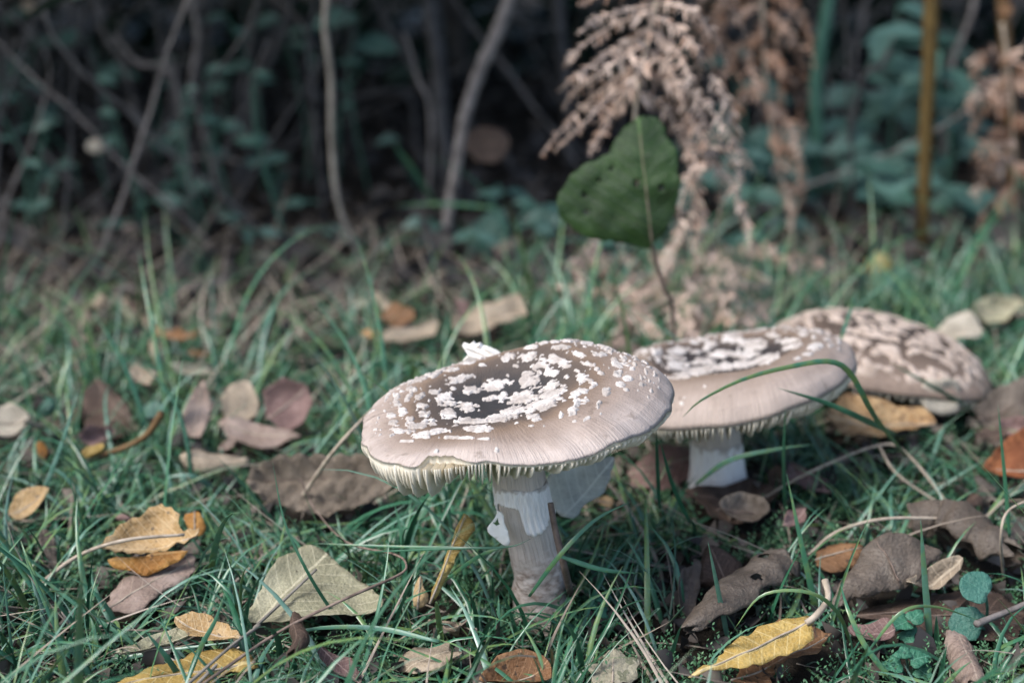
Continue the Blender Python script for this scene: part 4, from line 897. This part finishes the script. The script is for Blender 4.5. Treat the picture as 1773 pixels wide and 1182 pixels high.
# ------------------------------------------------------------------ dry ferns
def pinna(parent, pts, L, seed, base=.5, n=None):
    P = catmull(pts, 60); ln = sum((P[i+1]-P[i]).length for i in range(60)); n = n or max(6, int(ln/.0024))
    V, F, _, _ = tube_data(P[::4], [.0006*(1-.7*i/15) for i in range(16)], 5); rn = [min(1, base+.2)]*len(V)
    V = list(V)
    rs = random.Random(seed)
    for k in range(n):
        u = (k+.6)/n; i = min(59, int(u*60)); p = P[i]; t = (P[i+1]-P[max(0, i-1)]).normalized()
        side = t.cross(Vector((0, -1, .25))).normalized(); fr = side.cross(t)
        for sg in (-1, 1):
            l = L*(1-.7*u**1.5)*rs.uniform(.4, 1.3)
            d = (side*sg*rs.uniform(.6, 1)+t*rs.uniform(.1, .7)+fr*rs.uniform(-.7, .7)+Vector((0, 0, -rs.uniform(0, .35)))).normalized()
            wv = d.cross(fr+side*rs.uniform(-.9, .9)).normalized()*l*rs.uniform(.10, .26); cu = fr*l*rs.uniform(-.45, .45)
            b = len(V); r_ = base+rs.uniform(-.32, .32)
            pts5 = [p, p+d*l*.3+wv*.8+cu*.2, p+d*l*.3-wv*.8+cu*.2, p+d*l*.68+wv*.7+cu*.7+Vector((0, 0, -.08*l)), p+d*l*.68-wv*.7+cu*.7, p+d*l+cu*1.5-Vector((0, 0, .2*l))]
            V += pts5; rn += [min(1, max(0, r_))]*6
            F += [(b, b+2, b+1), (b+1, b+2, b+4, b+3), (b+3, b+4, b+5)]
    return mk('pinna', V, F, M['fern'], parent, attrs={'rnd': rn})
def fern(label, rachis, pinnae, Y, L, foot=None, base=.55, r=.0011):
    pts = [at_y(*p, Y) if len(p) == 2 else at_y(*p) for p in rachis]
    root = empty('dry_fern', (pts[-1].x, pts[-1].y, 0), label, 'fern')
    tube('rachis', pts, r*1.2, r*.7, M['stalk'], root, 26, 6)
    for i, pl in enumerate(pinnae):
        q_ = [at_y(x, y, Y+random.uniform(-.012, .012)+(j*random.uniform(-.012, .006))) for j, (x, y) in enumerate(pl)]
        pinna(root, q_, L, i*7+int(Y*100), base+random.uniform(-.22, .2))
    return root
F1 = [[(1132,20),(1060,45),(990,95),(975,120)],[(1125,50),(1060,90),(1000,130),(965,160)],[(1118,75),(1050,120),(1000,155),(975,185)],[(1112,105),(1050,150),(990,205),(935,272)],[(1108,130),(1060,165),(1010,215),(960,262)],[(1104,150),(1060,190),(1035,240),(1020,270)],
      [(1135,30),(1185,60),(1210,100),(1205,160)],[(1128,55),(1170,90),(1195,140),(1190,200)],[(1120,90),(1160,120),(1185,190),(1180,260)],[(1112,120),(1150,150),(1180,220),(1195,290)],[(1106,160),(1150,185),(1185,260),(1200,330)],
      [(1140,10),(1080,20),(1030,35),(1000,60)],[(1138,5),(1200,20),(1240,70),(1260,120)],[(1150,140),(1210,170),(1260,230),(1290,290)],[(1185,240),(1210,300),(1200,360),(1190,420)],[(1195,300),(1180,350),(1175,400),(1160,450)],[(1200,180),(1240,240),(1280,300),(1270,340)],[(1140,-30),(1070,-15),(1020,0),(1000,10)],[(1145,-40),(1220,-20),(1270,20),(1290,60)],[(1190,200),(1230,260),(1250,330),(1240,400)],[(1200,330),(1215,390),(1200,440),(1220,500)],[(1210,260),(1260,310),(1290,380),(1300,440)],[(1120,100),(1085,160),(1060,200),(1045,230)],[(1195,380),(1165,420),(1150,470),(1110,510)],[(1230,130),(1265,190),(1275,250),(1310,300)]]
fern('dry brown bracken frond hanging over the dock leaf', [(1150,-90,.705),(1138,0,.705),(1118,90,.705),(1102,180,.705),(1100,260,.705),(1125,420,.735),(1150,520,.74),(1160,640,.74)], F1, .70, .0058, base=.80)
F2 = [[(1320,-20),(1370,10),(1400,60),(1410,120)],[(1322,20),(1370,60),(1390,120),(1400,200)],[(1322,60),(1280,80),(1255,120),(1250,170)],[(1322,90),(1365,130),(1385,190),(1390,260)],[(1325,140),(1290,160),(1270,210),(1275,260)],[(1328,180),(1360,210),(1380,260),(1385,330)],[(1335,230),(1370,270),(1390,310),(1380,370)],[(1315,-30),(1270,-10),(1240,30),(1225,70)],[(1318,10),(1280,20),(1250,50),(1230,100)],[(1345,280),(1360,320),(1370,360),(1365,400)],[(1320,40),(1300,100),(1310,160),(1330,210)],[(1340,60),(1350,140),(1345,220),(1350,290)],[(1230,-20),(1210,20),(1220,70),(1240,130)],[(1260,-20),(1240,40),(1260,100),(1290,150)]]
fern('brown bracken frond hanging between the dock leaf and the olive stem', [(1318,-90,.905),(1320,0,.905),(1325,120,.905),(1340,250,.905),(1370,380,.905),(1372,470,.90)], F2, .90, .0068, base=.40)
F3 = [[(1745,100),(1715,90),(1690,105),(1680,140)],[(1748,140),(1715,145),(1690,160),(1675,195)],[(1750,180),(1715,185),(1690,205),(1678,235)],[(1752,220),(1720,235),(1695,260),(1680,290)],[(1755,270),(1725,290),(1700,320),(1690,350)],[(1758,320),(1730,345),(1705,370),(1695,400)],[(1755,130),(1790,150),(1800,200)],[(1758,200),(1790,220),(1805,270)],[(1758,280),(1785,300),(1800,350)],[(1745,90),(1760,110),(1800,120)],[(1750,160),(1725,165),(1700,180),(1690,220)],[(1754,240),(1722,260),(1700,285),(1688,320)]]
fern('brown bracken frond beside the olive upright stem', [(1735,40,.905),(1745,110,.905),(1752,200,.905),(1758,320,.905),(1756,450,.90)], F3, .90, .0085, base=.45)
# flattened dry fern litter under the dock leaf
F4 = [[(1150,500),(1110,520),(1085,555),(1070,580)],[(1160,520),(1210,535),(1260,530),(1300,540)],[(1150,530),(1180,560),(1210,590),(1200,600)],[(1180,490),(1230,480),(1290,490),(1350,500)],[(1040,430),(1010,440),(1000,470),(1015,490)],[(1120,470),(1090,490),(1080,520),(1060,550)],[(1200,450),(1250,455),(1300,470),(1340,490)],[(1150,470),(1120,500),(1115,540),(1140,580)],[(1230,500),(1260,520),(1300,525),(1350,540)],[(1270,560),(1310,540),(1340,520),(1370,500)]]
for k in range(16):
    x, y = random.uniform(1010, 1400), random.uniform(400, 560); a = random.uniform(-.5, .5)+random.choice((0, 3.14)); F4.append([(x+j*28*math.cos(a)+random.uniform(-6, 6), y+j*16*math.sin(a)+random.uniform(-5, 5)) for j in range(4)])
root = empty('dry_fern', at_z(1165,540,0), 'collapsed pale dry fern lying around the foot of the dock leaf', 'fern')
tube('rachis', [at_z(1060,580,.02), at_z(1150,520,.03), at_z(1250,500,.03), at_z(1360,490,.02)], .0012, .0008, M['stalk'], root, 20, 6)
for i, pl in enumerate(F4): pinna(root, [at_z(x, y, .024+random.uniform(-.008, .010)) for x, y in pl],   .0075, 300+i, .80+random.uniform(-.15, .2))

# ------------------------------------------------------------------ stems of the thicket
def traced(name, label, mat, px, Y, w0, w1, cat='stem', group=None, down=True, wob=.0):
    pts = [at_y(x, y, Y+(yy if yy else 0)) for (x, y, *yy_) in px for yy in [yy_[0] if yy_ else 0]]
    lo = pts[0] if pts[0].z < pts[-1].z else pts[-1]
    if down and lo.z > 0:
        foot = Vector((lo.x+random.uniform(-.01, .01), lo.y+.01, -.01))
        if lo is pts[0]: pts = [foot]+pts
        else: pts = pts+[foot]
    k = pxm(Y)*.5
    return tags(tube(name, pts, w0*k, w1*k, M[mat], None, 26, 8, wob), label, cat, group)
traced('woody_stem', 'curved grey woody stem rising out of the grass into the dark hollow', 'bark', [(772,470),(778,390),(785,320),(795,250),(812,180),(835,110),(862,50),(885,-20),(905,-120)], .93, 17, 27, wob=.004)
traced('tan_stem', 'thin tan stem leaning down to the grass edge left of the woody stem', 'tantwig', [(655,540),(625,460),(597,380),(583,290),(574,180),(570,60),(572,-40)], .90, 9, 12, wob=.004)
traced('upright_stem', 'straight olive-brown upright stem beside the brown ferns', 'olivestem', [(1597,430),(1600,330),(1605,200),(1610,80),(1615,-60)], .92, 20, 26)
traced('upright_stem', 'orange-brown upright stem behind the far bracken frond', 'orangestem', [(1760,470),(1757,380),(1755,300),(1750,200),(1742,90),(1735,-40)], 1.02, 20, 22)
traced('weed_stalk', 'blue-green leafy stem behind the brown bracken frond', 'greenstem', [(1415,260),(1412,170),(1420,90),(1432,20),(1440,-50)], 1.08, 24, 22)
traced('grey_stem', 'dull grey upright stem behind the woody stem', 'twig', [(780,300),(765,220),(760,120),(745,20),(735,-60)], 1.10, 26, 28)
traced('grey_stem', 'pale grey stem in the dark hollow right of the woody stem', 'twig', [(985,200),(975,110),(968,40),(965,-40)], 1.25, 22, 26)
BG = [
 [(60,170),(130,205),(190,230)],[(0,130),(60,160),(150,195),(200,240)],[(125,110),(190,170),(240,200),(265,250)],[(260,0),(285,100),(310,200),(320,260)],[(380,0),(360,80),(340,160),(345,200)],[(330,-10),(345,60),(330,150),(350,210)],[(420,-10),(425,80),(415,160),(430,230)],[(510,-10),(480,80),(450,150),(435,210)],[(450,-10),(430,90),(420,160)],[(545,-10),(535,80),(540,150)],[(280,90),(320,120),(350,100)],[(300,250),(320,200),(300,120),(270,40)],[(240,320),(300,330),(380,380),(450,440)],[(370,350),(420,400),(470,440),(540,460)],[(320,260),(330,330),(320,400),(300,460)],[(620,260),(600,330),(580,400)],[(500,150),(560,170),(640,165),(710,165)],[(60,250),(110,300),(150,350)],[(150,240),(170,300),(165,360),(200,420)],[(250,440),(290,520),(300,540)],[(350,360),(370,440),(390,520)],[(400,260),(415,330),(420,400)],[(30,330),(90,310),(160,320)],[(200,60),(240,110),(300,140)],[(590,-10),(610,60),(600,120)],[(650,-10),(690,80),(730,150),(760,200)],[(700,60),(720,130),(745,200)],[(860,240),(900,300),(925,390)],[(870,250),(890,300),(915,370)],[(90,380),(170,400),(260,395)],[(470,330),(500,400),(520,440)],[(640,420),(600,470),(560,520)],[(1500,-10),(1490,60),(1480,120)],[(1560,40),(1530,110),(1490,150)],[(1660,60),(1640,140),(1600,200)],[(1690,-10),(1670,60),(1650,130)],[(1450,120),(1500,160),(1560,170)],[(20,20),(80,60),(150,70)],[(160,-10),(180,60),(220,130)],[(100,60),(60,130),(30,220)],[(360,180),(400,200),(450,190)],[(280,300),(350,270),(420,280)]]
where = ['among bare twigs in the dark thicket']
for i, pl in enumerate(BG):
    Y = random.uniform(1.0, 1.35)
    traced('thicket_twig', '%s bare twig %s in the dark undergrowth thicket' % (('dull dark grey', 'pale grey')[i % 3 == 2], 'standing nearly upright' if abs(pl[0][0]-pl[-1][0]) < .5*abs(pl[0][1]-pl[-1][1]) else 'slanting' if abs(pl[0][0]-pl[-1][0]) < 1.4*abs(pl[0][1]-pl[-1][1]) else 'lying nearly level'), 'bark' if i % 3 == 2 else 'twig', pl if pl[0][1] > pl[-1][1] else pl[::-1], Y, random.uniform(7, 14), random.uniform(5, 11), 'twig', 'bare twigs in the thicket', wob=.003)
for i in range(250):
    x = random.uniform(-.85, .72); Y = random.uniform(.80, 1.8) if x < -.06 else random.uniform(.95, 1.9)
    if -.12 < x/Y < .06 and random.random() < .8: continue
    if x > .1 and random.random() < .5: continue
    p0 = Vector((x, Y, -.01)); le = random.uniform(.15, .4); a = random.uniform(0, 6.283); tl = random.choice((.2, .5, .9, 1.2))*random.uniform(.6, 1.1)
    d = Vector((math.cos(a)*math.sin(tl), math.sin(a)*math.sin(tl)*.5, math.cos(tl))); k = Vector((random.uniform(-.06, .06), random.uniform(-.03, .03), -.04*(tl > .8)))
    tags(tube('thicket_twig', [p0, p0+d*le*.35+k*.6, p0+d*le*.7+k, p0+d*le], random.uniform(.0007, .0018), random.uniform(.0004, .001), M['bark' if i % 3 == 2 else 'twig'], None, 18, 5, .003), 'very thin %s wisp of twig %s in the dark undergrowth thicket' % (('dull dark grey', 'pale grey')[i % 3 == 2], 'standing nearly upright' if tl < .35 else 'slanting' if tl < .8 else 'leaning far over'), 'twig', 'bare twigs in the thicket')

# leafy sprigs: a stem with a few ovate leaves
def ovate(c, d, up, L, W, fold=.25, droop=.25):
    """small pointed leaf mesh, 12 faces"""
    d = d.normalized(); s = d.cross(up).normalized(); n = s.cross(d); V = []; F = []
    us = [0, .15, .35, .58, .8, 1]; ws = [.06, .62, 1, .86, .46, .0]
    for u, wv in zip(us, ws):
        p = c+d*L*u-n*droop*L*u*u
        V += [p-s*W*wv*.5+n*fold*W*wv*.5, p, p+s*W*wv*.5+n*fold*W*wv*.5]
    for i in range(5):
        for k in (0, 1): a = i*3+k; F.append((a, a+1, a+4, a+3))
    return V, F
NUM = ['no', 'one', 'two', 'three', 'four', 'five']
def sprig(label, px, Y, leaves, mat='weed', group=None, bright=None, name='leafy_sprig', lpx=46):
    if group: label = label+' with %s %s %s' % (NUM[leaves], 'large' if lpx > 62 else 'medium' if lpx > 40 else 'tiny', 'leaf' if leaves == 1 else 'leaves')
    tip = at_y(*px, Y); foot = Vector((tip.x+random.uniform(-.03, .03), Y+random.uniform(-.01, .03), -.01))
    root = empty(name, (foot.x, foot.y, 0), label, 'plant', group)
    mid = foot.lerp(tip, .55)+Vector((random.uniform(-.012, .012), 0, .01))
    tube('stem', [foot, mid, tip], .0011, .0007, M['greenstem'], root, 12, 5)
    for k in range(leaves):
        u = 1 if k == 0 else random.uniform(.45, .98); c = foot.lerp(mid, u*2) if u < .5 else mid.lerp(tip, u*2-1)
        a = random.uniform(0, 6.283); d = Vector((math.cos(a), math.sin(a)*.6-.25, random.uniform(-.35, .35)))
        if k == 0: d = Vector((random.choice((-1, 1)), -.3, random.uniform(-.3, .3)))
        L = lpx*pxm(Y)*random.uniform(.75, 1.2); W = L*random.uniform(.36, .66)
        up = Vector((random.uniform(-.5, .5), -.55, .75))
        V, F = ovate(c, d, up, L, W)
        mk('leaf', V, F, M[mat], root, attrs={'rnd': np.full(len(V), random.uniform(.2, .8) if bright is None else bright)})
for (x, y, Y, n_, lp) in [(385,212,1.05,3,52),(500,272,1.05,2,60),(430,235,1.12,3,50),(268,345,1.0,3,60),(215,385,.98,2,46),(330,325,1.05,2,50),(90,350,1.0,2,50),(55,215,1.1,2,50),(620,30,1.15,2,80),(562,400,.95,3,45),(592,412,.96,1,40),(735,380,.95,3,50),(742,425,.93,2,50),(30,150,1.2,3,60),(150,60,1.3,3,70),(630,110,1.2,2,50),(430,470,.92,2,40),(185,450,.95,1,40),(100,285,1.05,2,45),(395,120,1.25,2,50),(60,20,1.4,4,70),(690,240,1.15,1,40),(255,240,1.15,2,45)]:
    sprig('small blue-green leafy sprig in the dark thicket', (x, y), Y, n_, 'weed', 'leafy sprigs in the dark thicket', random.uniform(.6, 1), lpx=lp)
for k in range(80):
    x = random.uniform(1190, 1740); y = random.uniform(60, 480); Y = random.uniform(.90, 1.2) if y > 250 else random.uniform(1.0, 1.3)
    if y < 230 and random.random() < .45: continue
    if x > 1560 and x < 1650 and Y < .95: Y = 1.0
    sprig('teal leafy weed growing behind the ferns', (x, y), Y, random.randint(2, 5), 'weed', 'teal weeds behind the ferns', lpx=random.uniform(50, 90))
for k in range(34):
    x = random.uniform(-10, 640); y = random.uniform(20, 480)
    sprig('small blue-green leafy sprig in the dark thicket', (x, y), random.uniform(.92, 1.2), random.randint(1, 3), 'weed', 'leafy sprigs in the dark thicket', random.uniform(.4, .95), lpx=random.uniform(22, 46))
for k in range(24):
    x = random.uniform(800, 1200); y = random.uniform(330, 480)
    sprig('small teal weed near the grey woody stem', (x, y), random.uniform(.86, .98), random.randint(1, 3), 'weed', 'teal weeds around the woody stem', lpx=random.uniform(34, 56))
sprig('blue-green broad leaves at the top of the blue-green stem', (1555,10), 1.1, 3, 'weed', None, .7, lpx=95)
def pale(label, x, y, Y, r, mat='l_cream'):
    leaf('withered_leaf', label, mat, [(x+r*math.cos(a)*random.uniform(.85, 1.15), y+r*.8*math.sin(a)) for a in np.linspace(0, 6.283, 11)[:-1]], (x-r, y), (x+r, y), Y=Y, pitch=62, keep=None, midrib=False)
def hung(label, x, y, Y, r, mat):
    pale(label, x, y, Y, r, mat)
pale('single bright cream leaf caught on twigs in the dark thicket', 166, 254, .98, 17)
pale('dim cream leaf high in the dark thicket', 50, 12, 1.1, 14, 'l_tan')
pale('tan leaf scrap low in the dark thicket below teal sprigs', 225, 398, .97, 14, 'l_pink')
pale('orange leaf at the dim edge of the thicket', 2, 520, .84, 14, 'l_orange')
pale('curled dried brown leaf hanging beside the woody stem', 842, 250, .96, 40, 'l_brown')
pale('small withered orange-brown leaf hanging on the orange-brown stem', 1742, 18, .99, 15, 'l_orbrown')

# ------------------------------------------------------------------ hedge behind the thicket; its out-of-view leaf roof is added for shade
hz = empty('hedge', (0, 1.9, 0), 'dark dense hedge behind the thicket, with an unseen leaf roof added to shade it', 'hedge')
for k in range(26):
    x = -2.9+5.8*k/25+random.uniform(-.08, .08); y = random.uniform(1.7, 2.2)
    tube('trunk', [Vector((x, y, -.02)), Vector((x+random.uniform(-.06, .06), y, .4)), Vector((x+random.uniform(-.15, .15), y-.1, .9)), Vector((x+random.uniform(-.3, .3), y-.3, 1.4))], random.uniform(.010, .02), .006, M['twig'], hz, 16, 8, .01)
def leafcloud(N, pos, Lr, seed, curl=.3):
    r = np.random.default_rng(seed); C = pos(r, N); N = len(C)
    a = r.uniform(0, 6.283, N); el = r.uniform(-.6, .6, N)*curl*3; d = np.stack([np.cos(a)*np.cos(el), np.sin(a)*np.cos(el), np.sin(el)], 1)
    up = r.normal(0, .5, (N, 3))+np.array([0, -.2, .9]); s = np.cross(d, up); s /= np.linalg.norm(s, axis=1)[:, None]; nn = np.cross(s, d)
    L = r.uniform(*Lr, N)[:, None]; W = L*r.uniform(.45, .8, N)[:, None]; cu = r.normal(0, curl, N)[:, None]; fo = r.normal(.1, .3, N)[:, None]
    rows = []
    for u, wv in ((0, .05), (.2, .7), (.45, 1), (.75, .75), (1, .05)):
        j1 = r.uniform(.75, 1.2, N)[:, None]; j2 = r.uniform(.75, 1.2, N)[:, None]
        p = C+d*L*u+nn*L*cu*(u-.4)**2*2
        rows += [p-s*W*wv*.5*j1+nn*W*wv*fo*.5, p, p+s*W*wv*.5*j2+nn*W*wv*fo*.5]
    V = np.stack(rows, 1).reshape(-1, 3); b = (np.arange(N)*15)[:, None]
    F = np.concatenate([b+np.array([[i*3+k, i*3+k+1, i*3+k+4, i*3+k+3]]) for i in range(4) for k in (0, 1)])
    return V, F, np.repeat(r.uniform(0, 1, N), 15)
def hedge_pos(r, N):
    x = r.uniform(-3.2, 3.2, N); y = r.uniform(.75, 2.6, N); z = r.uniform(0, 1.6, N)
    lo = np.where(y > 1.75, 0.0, .22+.03*np.sin(x*9)); ok = (z > lo) & (y > np.interp(x, [-.04, .14], [.76, 1.22])+.25*np.clip(z-.5, 0, 2))  # roof leaves stay above the view, shaped to shade the thicket floor
    return np.stack([x, y, z], 1)[ok]
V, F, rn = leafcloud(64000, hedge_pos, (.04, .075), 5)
mk('crown_with_shade_roof', V, F, M['hedge'], hz, attrs={'rnd': rn}, kind='stuff')

# ------------------------------------------------------------------ leaf litter on the soil
def litter_far(r, N):
    y = r.uniform(.80, 2.4, N); x = r.uniform(-.75, .75, N)*(y+.1)
    return np.stack([x, y, zg(x, y)+r.uniform(.001, .010, N)], 1)
def litter_near(r, N):
    y = r.uniform(.31, .9, N); x = r.uniform(-.42, .42, N)*(y+.12)
    return np.stack([x, y, zg(x, y)+r.uniform(.000, .006, N)], 1)
def zg(x, y): return np.array([gz(a, b) for a, b in zip(x, y)])
Va, Fa, ra = leafcloud(6500, litter_far, (.010, .028), 11, .5)
Vb, Fb, rb = leafcloud(3600, litter_near, (.003, .012), 12, .6)
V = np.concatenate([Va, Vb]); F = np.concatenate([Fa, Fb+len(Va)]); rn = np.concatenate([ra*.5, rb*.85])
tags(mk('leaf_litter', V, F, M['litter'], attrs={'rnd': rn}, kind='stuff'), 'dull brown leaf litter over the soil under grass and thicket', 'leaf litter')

# ------------------------------------------------------------------ grass, moss, straw
def ribbons(N, pos, Lr, wr, lean, bendr, seg, seed, rnd, cull=True, zoff=0.0):
    r = np.random.default_rng(seed); B = pos(r, N); N = len(B)
    L = np.exp(r.uniform(math.log(Lr[0]), math.log(Lr[1]), N)); W = r.uniform(*wr, N)
    az = r.uniform(0, 6.283, N); th = r.uniform(*lean, N); bd = r.uniform(*bendr, N); tw = r.uniform(-.5, .5, N)
    az2 = r.normal(0, .55, N)
    pts = [B.copy()]; p = B.copy(); t0 = th.copy()
    C = []; T = []
    for i in range(seg+1):
        u = i/seg; ang = th+bd*u**1.4; a = az+az2*u
        T.append(np.stack([np.sin(ang)*np.cos(a), np.sin(ang)*np.sin(a), np.cos(ang)], 1))
    C.append(B)
    for i in range(seg): C.append(C[-1]+(T[i]+T[i+1])*.5*(L/seg)[:, None])
    C = np.stack(C, 1); T = np.stack(T, 1)
    C[:, :, 2] = np.maximum(C[:, :, 2], -.004+np.linspace(0, .010, seg+1)[None, :])
    ok = np.ones(N, bool)
    # no blade through a cap
    for cp_, zlo in ((cap1, -.012), (cap2, -.012), (cap3, -.008)):
        dx = C[:, :, 0]-cp_.c.x; dy = C[:, :, 1]-cp_.c.y; S, _ = cp_.pol(dx, dy); zb = cp_.c.z+cp_.ax*dx+zlo
        ok &= ~((S < 1.04) & (C[:, :, 2] > zb)).any(1)
    for cx_, cy_, rr in ((base1.x, Y1, .011), (base2.x, Y2, .010)):
        ok &= ~((np.hypot(C[:, :, 0]-cx_, C[:, :, 1]-cy_) < rr)).any(1)
    if cull:
        px, py = proj(C)
        for poly, yd, pr in KEEP:
            m = (inpoly(px, py, poly) & (C[:, :, 1] < yd+.035)).any(1)
            ok &= ~(m & (r.random(N) > pr))
    C, T, W, az, tw = C[ok], T[ok], W[ok], az[ok], tw[ok]; N = len(C)
    side = np.stack([-np.sin(az+tw), np.cos(az+tw), np.zeros(N)], 1)[:, None, :]
    us = np.linspace(0, 1, seg+1); ws = np.minimum(1, .5+us*2.5)*np.maximum(.03, 1-us**2.4)
    off = side*(W[:, None]*ws[None, :]*.5)[:, :, None]
    nrm = np.cross(np.broadcast_to(side, T.shape), T); lift = nrm*(W[:, None]*ws[None, :]*.18)[:, :, None]
    V = np.stack([C-off+lift, C-lift, C+off+lift], 2).reshape(-1, 3)
    b = (np.arange(N)*(seg+1)*3)[:, None, None]; i3 = (np.arange(seg)*3)[None, :, None]
    q1 = (b+i3+np.array([0, 1, 4, 3])).reshape(-1, 4); q2 = (b+i3+np.array([1, 2, 5, 4])).reshape(-1, 4)
    rn = np.repeat(rnd(r, N), (seg+1)*3)
    return V, np.concatenate([q1, q2]), rn
def zg(x, y): return np.array([gz(a, b) for a, b in zip(x, y)])
def lawn(dens):
    def f(r, N):
        y = r.uniform(.30, 1.02, N); x = r.uniform(-.42, .42, N)*(y+.12); k = dens(x, y, r)
        x, y = x[k], y[k]; return np.stack([x, y, zg(x, y)-.002], 1)
    return f
def nz2(x, y, s, o): return np.array([mnoise.noise(Vector((a*s, b*s, o))) for a, b in zip(x, y)])
def tufts(dens, nt_, frac, sig):
    def f(r, N):
        ty = r.uniform(.30, 1.02, nt_); tx = r.uniform(-.42, .42, nt_)*(ty+.12); k = dens(tx, ty, r); tx, ty = tx[k], ty[k]
        n1 = int(N*frac); i = r.integers(0, len(tx), n1); x = tx[i]+r.normal(0, sig, n1); y = ty[i]+r.normal(0, sig, n1)
        b = lawn(dens)(r, N-n1); return np.concatenate([np.stack([x, y, zg(x, y)-.002], 1), b])
    return f
def d_grass(x, y, r):
    patch = nz2(x, y, 16, 3.3); edge = np.clip((np.interp(x, [-.10, .04], [.77, .92])-y+.02*np.sin(x*21))/.12, 0, 1)**1.5; edge = np.maximum(edge, .07*np.clip((1.0-y)/.1, 0, 1))
    right = np.where((x > .03) & (y < .58), .36, 1.0)
    return r.random(len(x)) < np.clip(.60+1.2*patch, .12, 1)*edge*right
V, F, rn = ribbons(21000, tufts(d_grass, 2600, .62, .0042), (.014, .058), (.0006, .0024), (.1, 1.25), (.1, 1.6), 6, 21, lambda r, n: np.clip(r.normal(.50, .30, n), 0, 1))
tags(mk('grass', V, F, M['grass'], attrs={'rnd': rn}, kind='stuff'), 'green grass growing over the mossy ground', 'grass')
V, F, rn = ribbons(1500, lawn(d_grass), (.055, .11), (.0014, .0028), (.1, .8), (.3, 1.6), 9, 22, lambda r, n: np.clip(r.normal(.55, .22, n), 0, 1))
tags(mk('long_grass', V, F, M['grass'], attrs={'rnd': rn}, kind='stuff'), 'longer loose grass blades standing over the lawn', 'grass')
V, F, rn = ribbons(4200, lawn(lambda x, y, r: r.random(len(x)) < np.clip((1.02-y)/.1, 0, 1)), (.02, .085), (.0005, .0016), (.9, 1.5), (-.25, .4), 7, 23, lambda r, n: np.clip(r.normal(.5, .28, n), 0, 1))
tags(mk('dead_straw', V, F, M['straw'], attrs={'rnd': rn}, kind='stuff'), 'dead tan grass straws lying between the green blades', 'straw')
# moss sprigs: short shoots with whorled leaflets
def moss(N, seed):
    r = np.random.default_rng(seed)
    def dm(x, y, r_):
        return r_.random(len(x)) < np.clip(.35+1.2*nz2(x, y, 22, 8.1), .03, 1)*np.clip((.85-y)/.1, 0, 1)
    B = lawn(dm)(r, N); N = len(B); h = r.uniform(.006, .019, N); tilt = r.normal(0, .35, (N, 2)); K = 16
    base_r = np.clip(r.normal(.45, .2, N), 0, 1)
    k = np.arange(K); u = (k+1)/K
    ax = np.stack([tilt[:, 0], tilt[:, 1], np.ones(N)], 1); ax /= np.linalg.norm(ax, axis=1)[:, None]
    C = B[:, None, :]+ax[:, None, :]*(h[:, None]*u[None, :])[:, :, None]
    a = k[None, :]*2.4+r.uniform(0, 6.283, N)[:, None]; l = (.0022*(1-.55*u))[None, :]*r.uniform(.8, 1.5, N)[:, None]
    d = np.stack([np.cos(a), np.sin(a), np.full(a.shape, .75)], 2); d /= np.linalg.norm(d, axis=2)[:, :, None]
    s = np.stack([-np.sin(a), np.cos(a), np.zeros(a.shape)], 2)
    L = l[:, :, None]
    V = np.stack([C, C+d*L*.5+s*L*.26, C+d*L, C+d*L*.5-s*L*.26], 2).reshape(N, -1, 3)
    px, py = proj(C[:, -1, :]); ok = np.ones(N, bool)
    for poly, yd, pr in KEEP: ok &= ~(inpoly(px, py, poly) & (B[:, 1] < yd+.04) & (r.random(N) > pr*.6))
    for cx_, cy_, rr in ((base1.x, Y1, .010), (base2.x, Y2, .009)): ok &= np.hypot(B[:, 0]-cx_, B[:, 1]-cy_) > rr
    V = V[ok].reshape(-1, 3); n = int(ok.sum())*K; F = (np.arange(n)*4)[:, None]+np.array([[0, 1, 2, 3]])
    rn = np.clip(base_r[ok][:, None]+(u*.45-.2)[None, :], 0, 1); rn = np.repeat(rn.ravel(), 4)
    return V, F, rn
V, F, rn = moss(34000, 31)
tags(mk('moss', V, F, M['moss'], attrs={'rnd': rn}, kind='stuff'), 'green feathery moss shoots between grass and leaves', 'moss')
